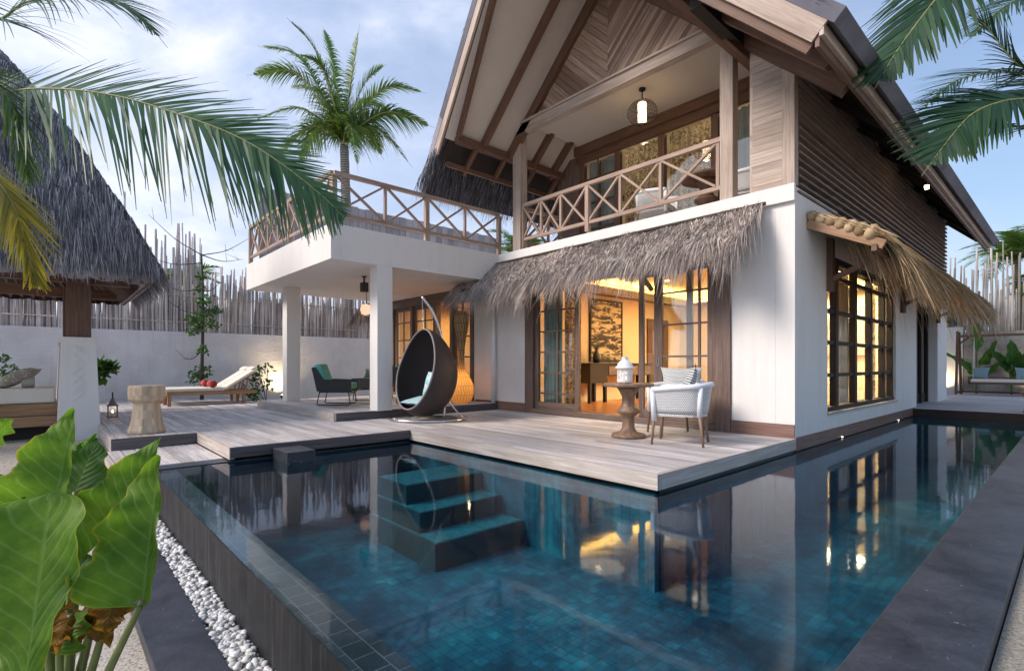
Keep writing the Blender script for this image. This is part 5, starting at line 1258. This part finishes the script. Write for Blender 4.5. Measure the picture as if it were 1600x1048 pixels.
def mk_big(name,c1,c2,edge,vein):
    m,t,o=NT(name); sx=N(t,'ShaderNodeSeparateXYZ'); L(t,UVn(t),sx.inputs[0]); au=math_(t,'ABSOLUTE',sx.outputs[0]); 
    n=noise(t,OBn(t),9,4,.6); r=ramp(t,[(.3,c1),(.7,c2)]); L(t,n.outputs[0],r.inputs[0])
    k=math_(t,'FRACT',math_(t,'MULTIPLY',math_(t,'MULTIPLY_ADD',au,-.30,sx.outputs[1]),9.0)); k2=math_(t,'ABSOLUTE',math_(t,'SUBTRACT',k,.5))
    v1=ramp(t,[(.0,(1,1,1)),(.05,(.6,.6,.6)),(.12,(0,0,0))]); L(t,k2,v1.inputs[0]); v2=ramp(t,[(.015,(1,1,1)),(.05,(0,0,0))]); L(t,au,v2.inputs[0])
    vv=mixc(t,v1.outputs[0],v2.outputs[0],1,'LIGHTEN'); c=mixc(t,r.outputs[0],vein,math_(t,'MULTIPLY',vv,.6))
    e=ramp(t,[(.93,(0,0,0)),(1,(1,1,1))]); ns=math_(t,'MULTIPLY_ADD',n.outputs[0],.12,math_(t,'SUBTRACT',au,.06)); L(t,ns,e.inputs[0]); c=mixc(t,c,edge,e.outputs[0])
    n3=noise(t,OBn(t),3.5,5,.7); q3=ramp(t,[(.45,(.72,.78,.7)),(.62,(1.25,1.15,.9))]); L(t,n3.outputs[0],q3.inputs[0]); c=mixc(t,c,q3.outputs[0],.8,'MULTIPLY')
    n4=noise(t,OBn(t),34,3,.6); q4=ramp(t,[(.70,(0,0,0)),(.76,(1,1,1))]); L(t,n4.outputs[0],q4.inputs[0]); c=mixc(t,c,(.20,.15,.04),math_(t,'MULTIPLY',q4.outputs[0],.6))
    p=N(t,'ShaderNodeBsdfPrincipled'); L(t,c,p.inputs['Base Color']); p.inputs['Roughness'].default_value=.55; p.inputs['Specular IOR Level'].default_value=.25
    bp=N(t,'ShaderNodeBump'); bp.inputs['Strength'].default_value=.5; bp.inputs['Distance'].default_value=.008; L(t,k2,bp.inputs['Height']); L(t,bp.outputs[0],p.inputs['Normal'])
    tr=N(t,'ShaderNodeBsdfTranslucent'); L(t,mixc(t,c,(1.5,1.5,.5),.7,'MULTIPLY'),tr.inputs[0]); mx=N(t,'ShaderNodeMixShader'); mx.inputs[0].default_value=.5; L(t,p.outputs[0],mx.inputs[1]); L(t,tr.outputs[0],mx.inputs[2]); L(t,mx.outputs[0],o.inputs[0]); return m
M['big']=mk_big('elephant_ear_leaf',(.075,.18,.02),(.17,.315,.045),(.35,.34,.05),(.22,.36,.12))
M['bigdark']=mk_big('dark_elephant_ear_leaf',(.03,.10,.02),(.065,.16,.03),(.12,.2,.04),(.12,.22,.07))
M['bigdead']=mk_big('withered_leaf',(.16,.07,.015),(.34,.18,.03),(.10,.05,.02),(.30,.2,.06))
M['stalk']=plain('green_stalk',(.13,.17,.045),.45,.2,8)
M['banana']=mk_big('banana_leaf',(.03,.11,.03),(.07,.18,.05),(.12,.16,.04),(.16,.26,.10))
for lab,x,y,lv in (('banana plant with broad arching leaves behind the left half of the garden swing',.15,16.6,[((-.75,-.3,1.5),.18),((.6,-.1,1.8),.24),((.05,.1,2.7),.2),((.8,.2,1.2),.2),((-.3,.1,1.1),.2)]),('dark broad leaved plant standing behind the middle of the garden swing',1.05,16.5,[((-.45,-.1,1.55),.26),((.05,-.2,1.85),.3),((.6,0,1.6),.28),((.9,-.1,1.2),.24),((-.1,.1,1.3),.3),((.3,.1,1.1),.28)])):
    t_=thing('banana_plant',lab,'plant',(x,y,0)); st=MB()
    for (dx,dy,dz),hw in lv:
        tip=V((x+dx,y+dy,dz)); a0=V((x+dx*.15,y+dy*.2,dz*.55)); st.tube(cr([(x,y,0),(x,y,dz*.3),a0],4),.03,6); b=MB(); bleaf(b,a0,tip,fw.cross(V((0,0,1))),hw,.15,.12); o=b.build('leaf',M['banana'],t_,smooth=True)
    st.build('stem',M['stalk'],t_,smooth=True)
# foreground elephant ears
e1=thing('elephant_ear_plant','large bright green elephant ear plant in the near left corner by the kerb','plant',D(95,1190,2.1))
g0=D(95,1190,2.1)
def ear(B,T,d0,d1,w,sd,mat='big',cup=.12,lobe=.28,bend=.0,stalk=None,fold=0,rip=.012,par=None,base=None,hw2=None,shape=0):
    B=D(*B,d0);T=D(*T,d1); b=MB(); bleaf(b,B,T,sd,w,cup,bend,14,34,lobe,rip,fold,hw2,shape); lf=b.build('leaf',M[mat],par or e1,smooth=True); ORG[lf.name]=ORG[(par or e1).name]
    gg=base or g0
    b=MB(); mid=stalk or (B.lerp(gg,.5)+V((0,0,-.02))); b.tube(cr([B,mid,gg+V((U(-.04,.04),U(-.04,.04),0))],8),[.010+.012*i/16 for i in range(17)],8); b.build('stalk',M['stalk'],lf,smooth=True)
UPV=V((0,0,1)); RT=rt; FW=fw
ear((36,1085),(84,770),1.6,1.83,.24,RT*.95+FW*.3,'big',.16,.0,-.03,hw2=.135,shape=1,rip=.016)
ear((84,800),(116,638),1.95,2.15,.175,RT*.75+FW*.55,'big',.18,.22,.02,hw2=.035,rip=.016)
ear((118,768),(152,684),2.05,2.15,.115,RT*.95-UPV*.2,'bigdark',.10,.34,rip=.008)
ear((170,834),(251,684),2.0,2.2,.150,RT*.85-UPV*.45+FW*.3,'big',.12,.40,hw2=.04,rip=.016)
ear((224,936),(249,711),1.85,2.0,.20,RT*.9+FW*.4,'big',.12,.05,hw2=.035,rip=.018)
ear((60,860),(40,775),1.9,1.9,.10,RT*.9,'big',.2,.3)
ear((92,1010),(146,938),1.9,1.95,.05,UPV*.6-RT*.5+FW*.5,'big',.4,.1)
ear((178,925),(165,990),1.95,1.9,.085,RT*.8+FW*.5,'bigdead',.5,.25,.1,rip=.03)
ear((150,945),(170,1010),2.0,1.95,.06,RT*.7+FW*.5,'bigdead',.5,.2,.1,rip=.03)
ear((110,960),(85,1015),1.95,1.85,.08,RT*.7+FW*.5,'bigdead',.5,.2,.1,rip=.03)
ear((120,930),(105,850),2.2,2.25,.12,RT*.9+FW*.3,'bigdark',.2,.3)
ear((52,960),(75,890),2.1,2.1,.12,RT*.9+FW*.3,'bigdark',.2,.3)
e2=thing('elephant_ear_plant','smaller elephant ear leaves cut by the left edge of the frame','plant',D(-30,830,2.9))
ear((-18,690),(22,655),2.5,2.6,.10,UPV*.8+RT*.2,'big',.2,.3,par=e2,base=D(-30,830,2.9))
ear((-20,770),(16,738),2.6,2.7,.09,UPV*.3+RT*.5+FW*.5,'bigdark',.2,.3,par=e2,base=D(-30,830,2.9))
ear((-25,790),(12,785),2.6,2.7,.09,UPV*.2+RT*.2+FW*.8,'bigdark',.2,.3,par=e2,base=D(-30,830,2.9))
fe=thing('fern','small feathery light green fern behind the elephant ear leaves','plant',D(118,745,3.4))
b=MB()
for u,v in ((152,675),(130,690),(108,705),(95,712)):
    frond(b,[D(118,745,3.4),D((118+u)/2,(745+v)/2-10,3.4),D(u,v,3.4)],.07,40,.3,.012,60,.1)
b.build('fronds',leaf('fern_leaf',(.10,.22,.03),(.2,.36,.07),.4,.5),fe)
# ---------------------------------------------------------------- render settings
sc.render.engine='CYCLES'
sc.view_settings.view_transform='Standard'; sc.view_settings.look='None'; sc.view_settings.gamma=1; sc.view_settings.exposure=.9
cy=sc.cycles; cy.use_denoising=True; cy.max_bounces=8; cy.diffuse_bounces=3; cy.glossy_bounces=4; cy.transparent_max_bounces=16; cy.transmission_bounces=4; cy.sample_clamp_indirect=6; cy.caustics_reflective=False; cy.caustics_refractive=False
for i,m in enumerate(bpy.data.materials): pass
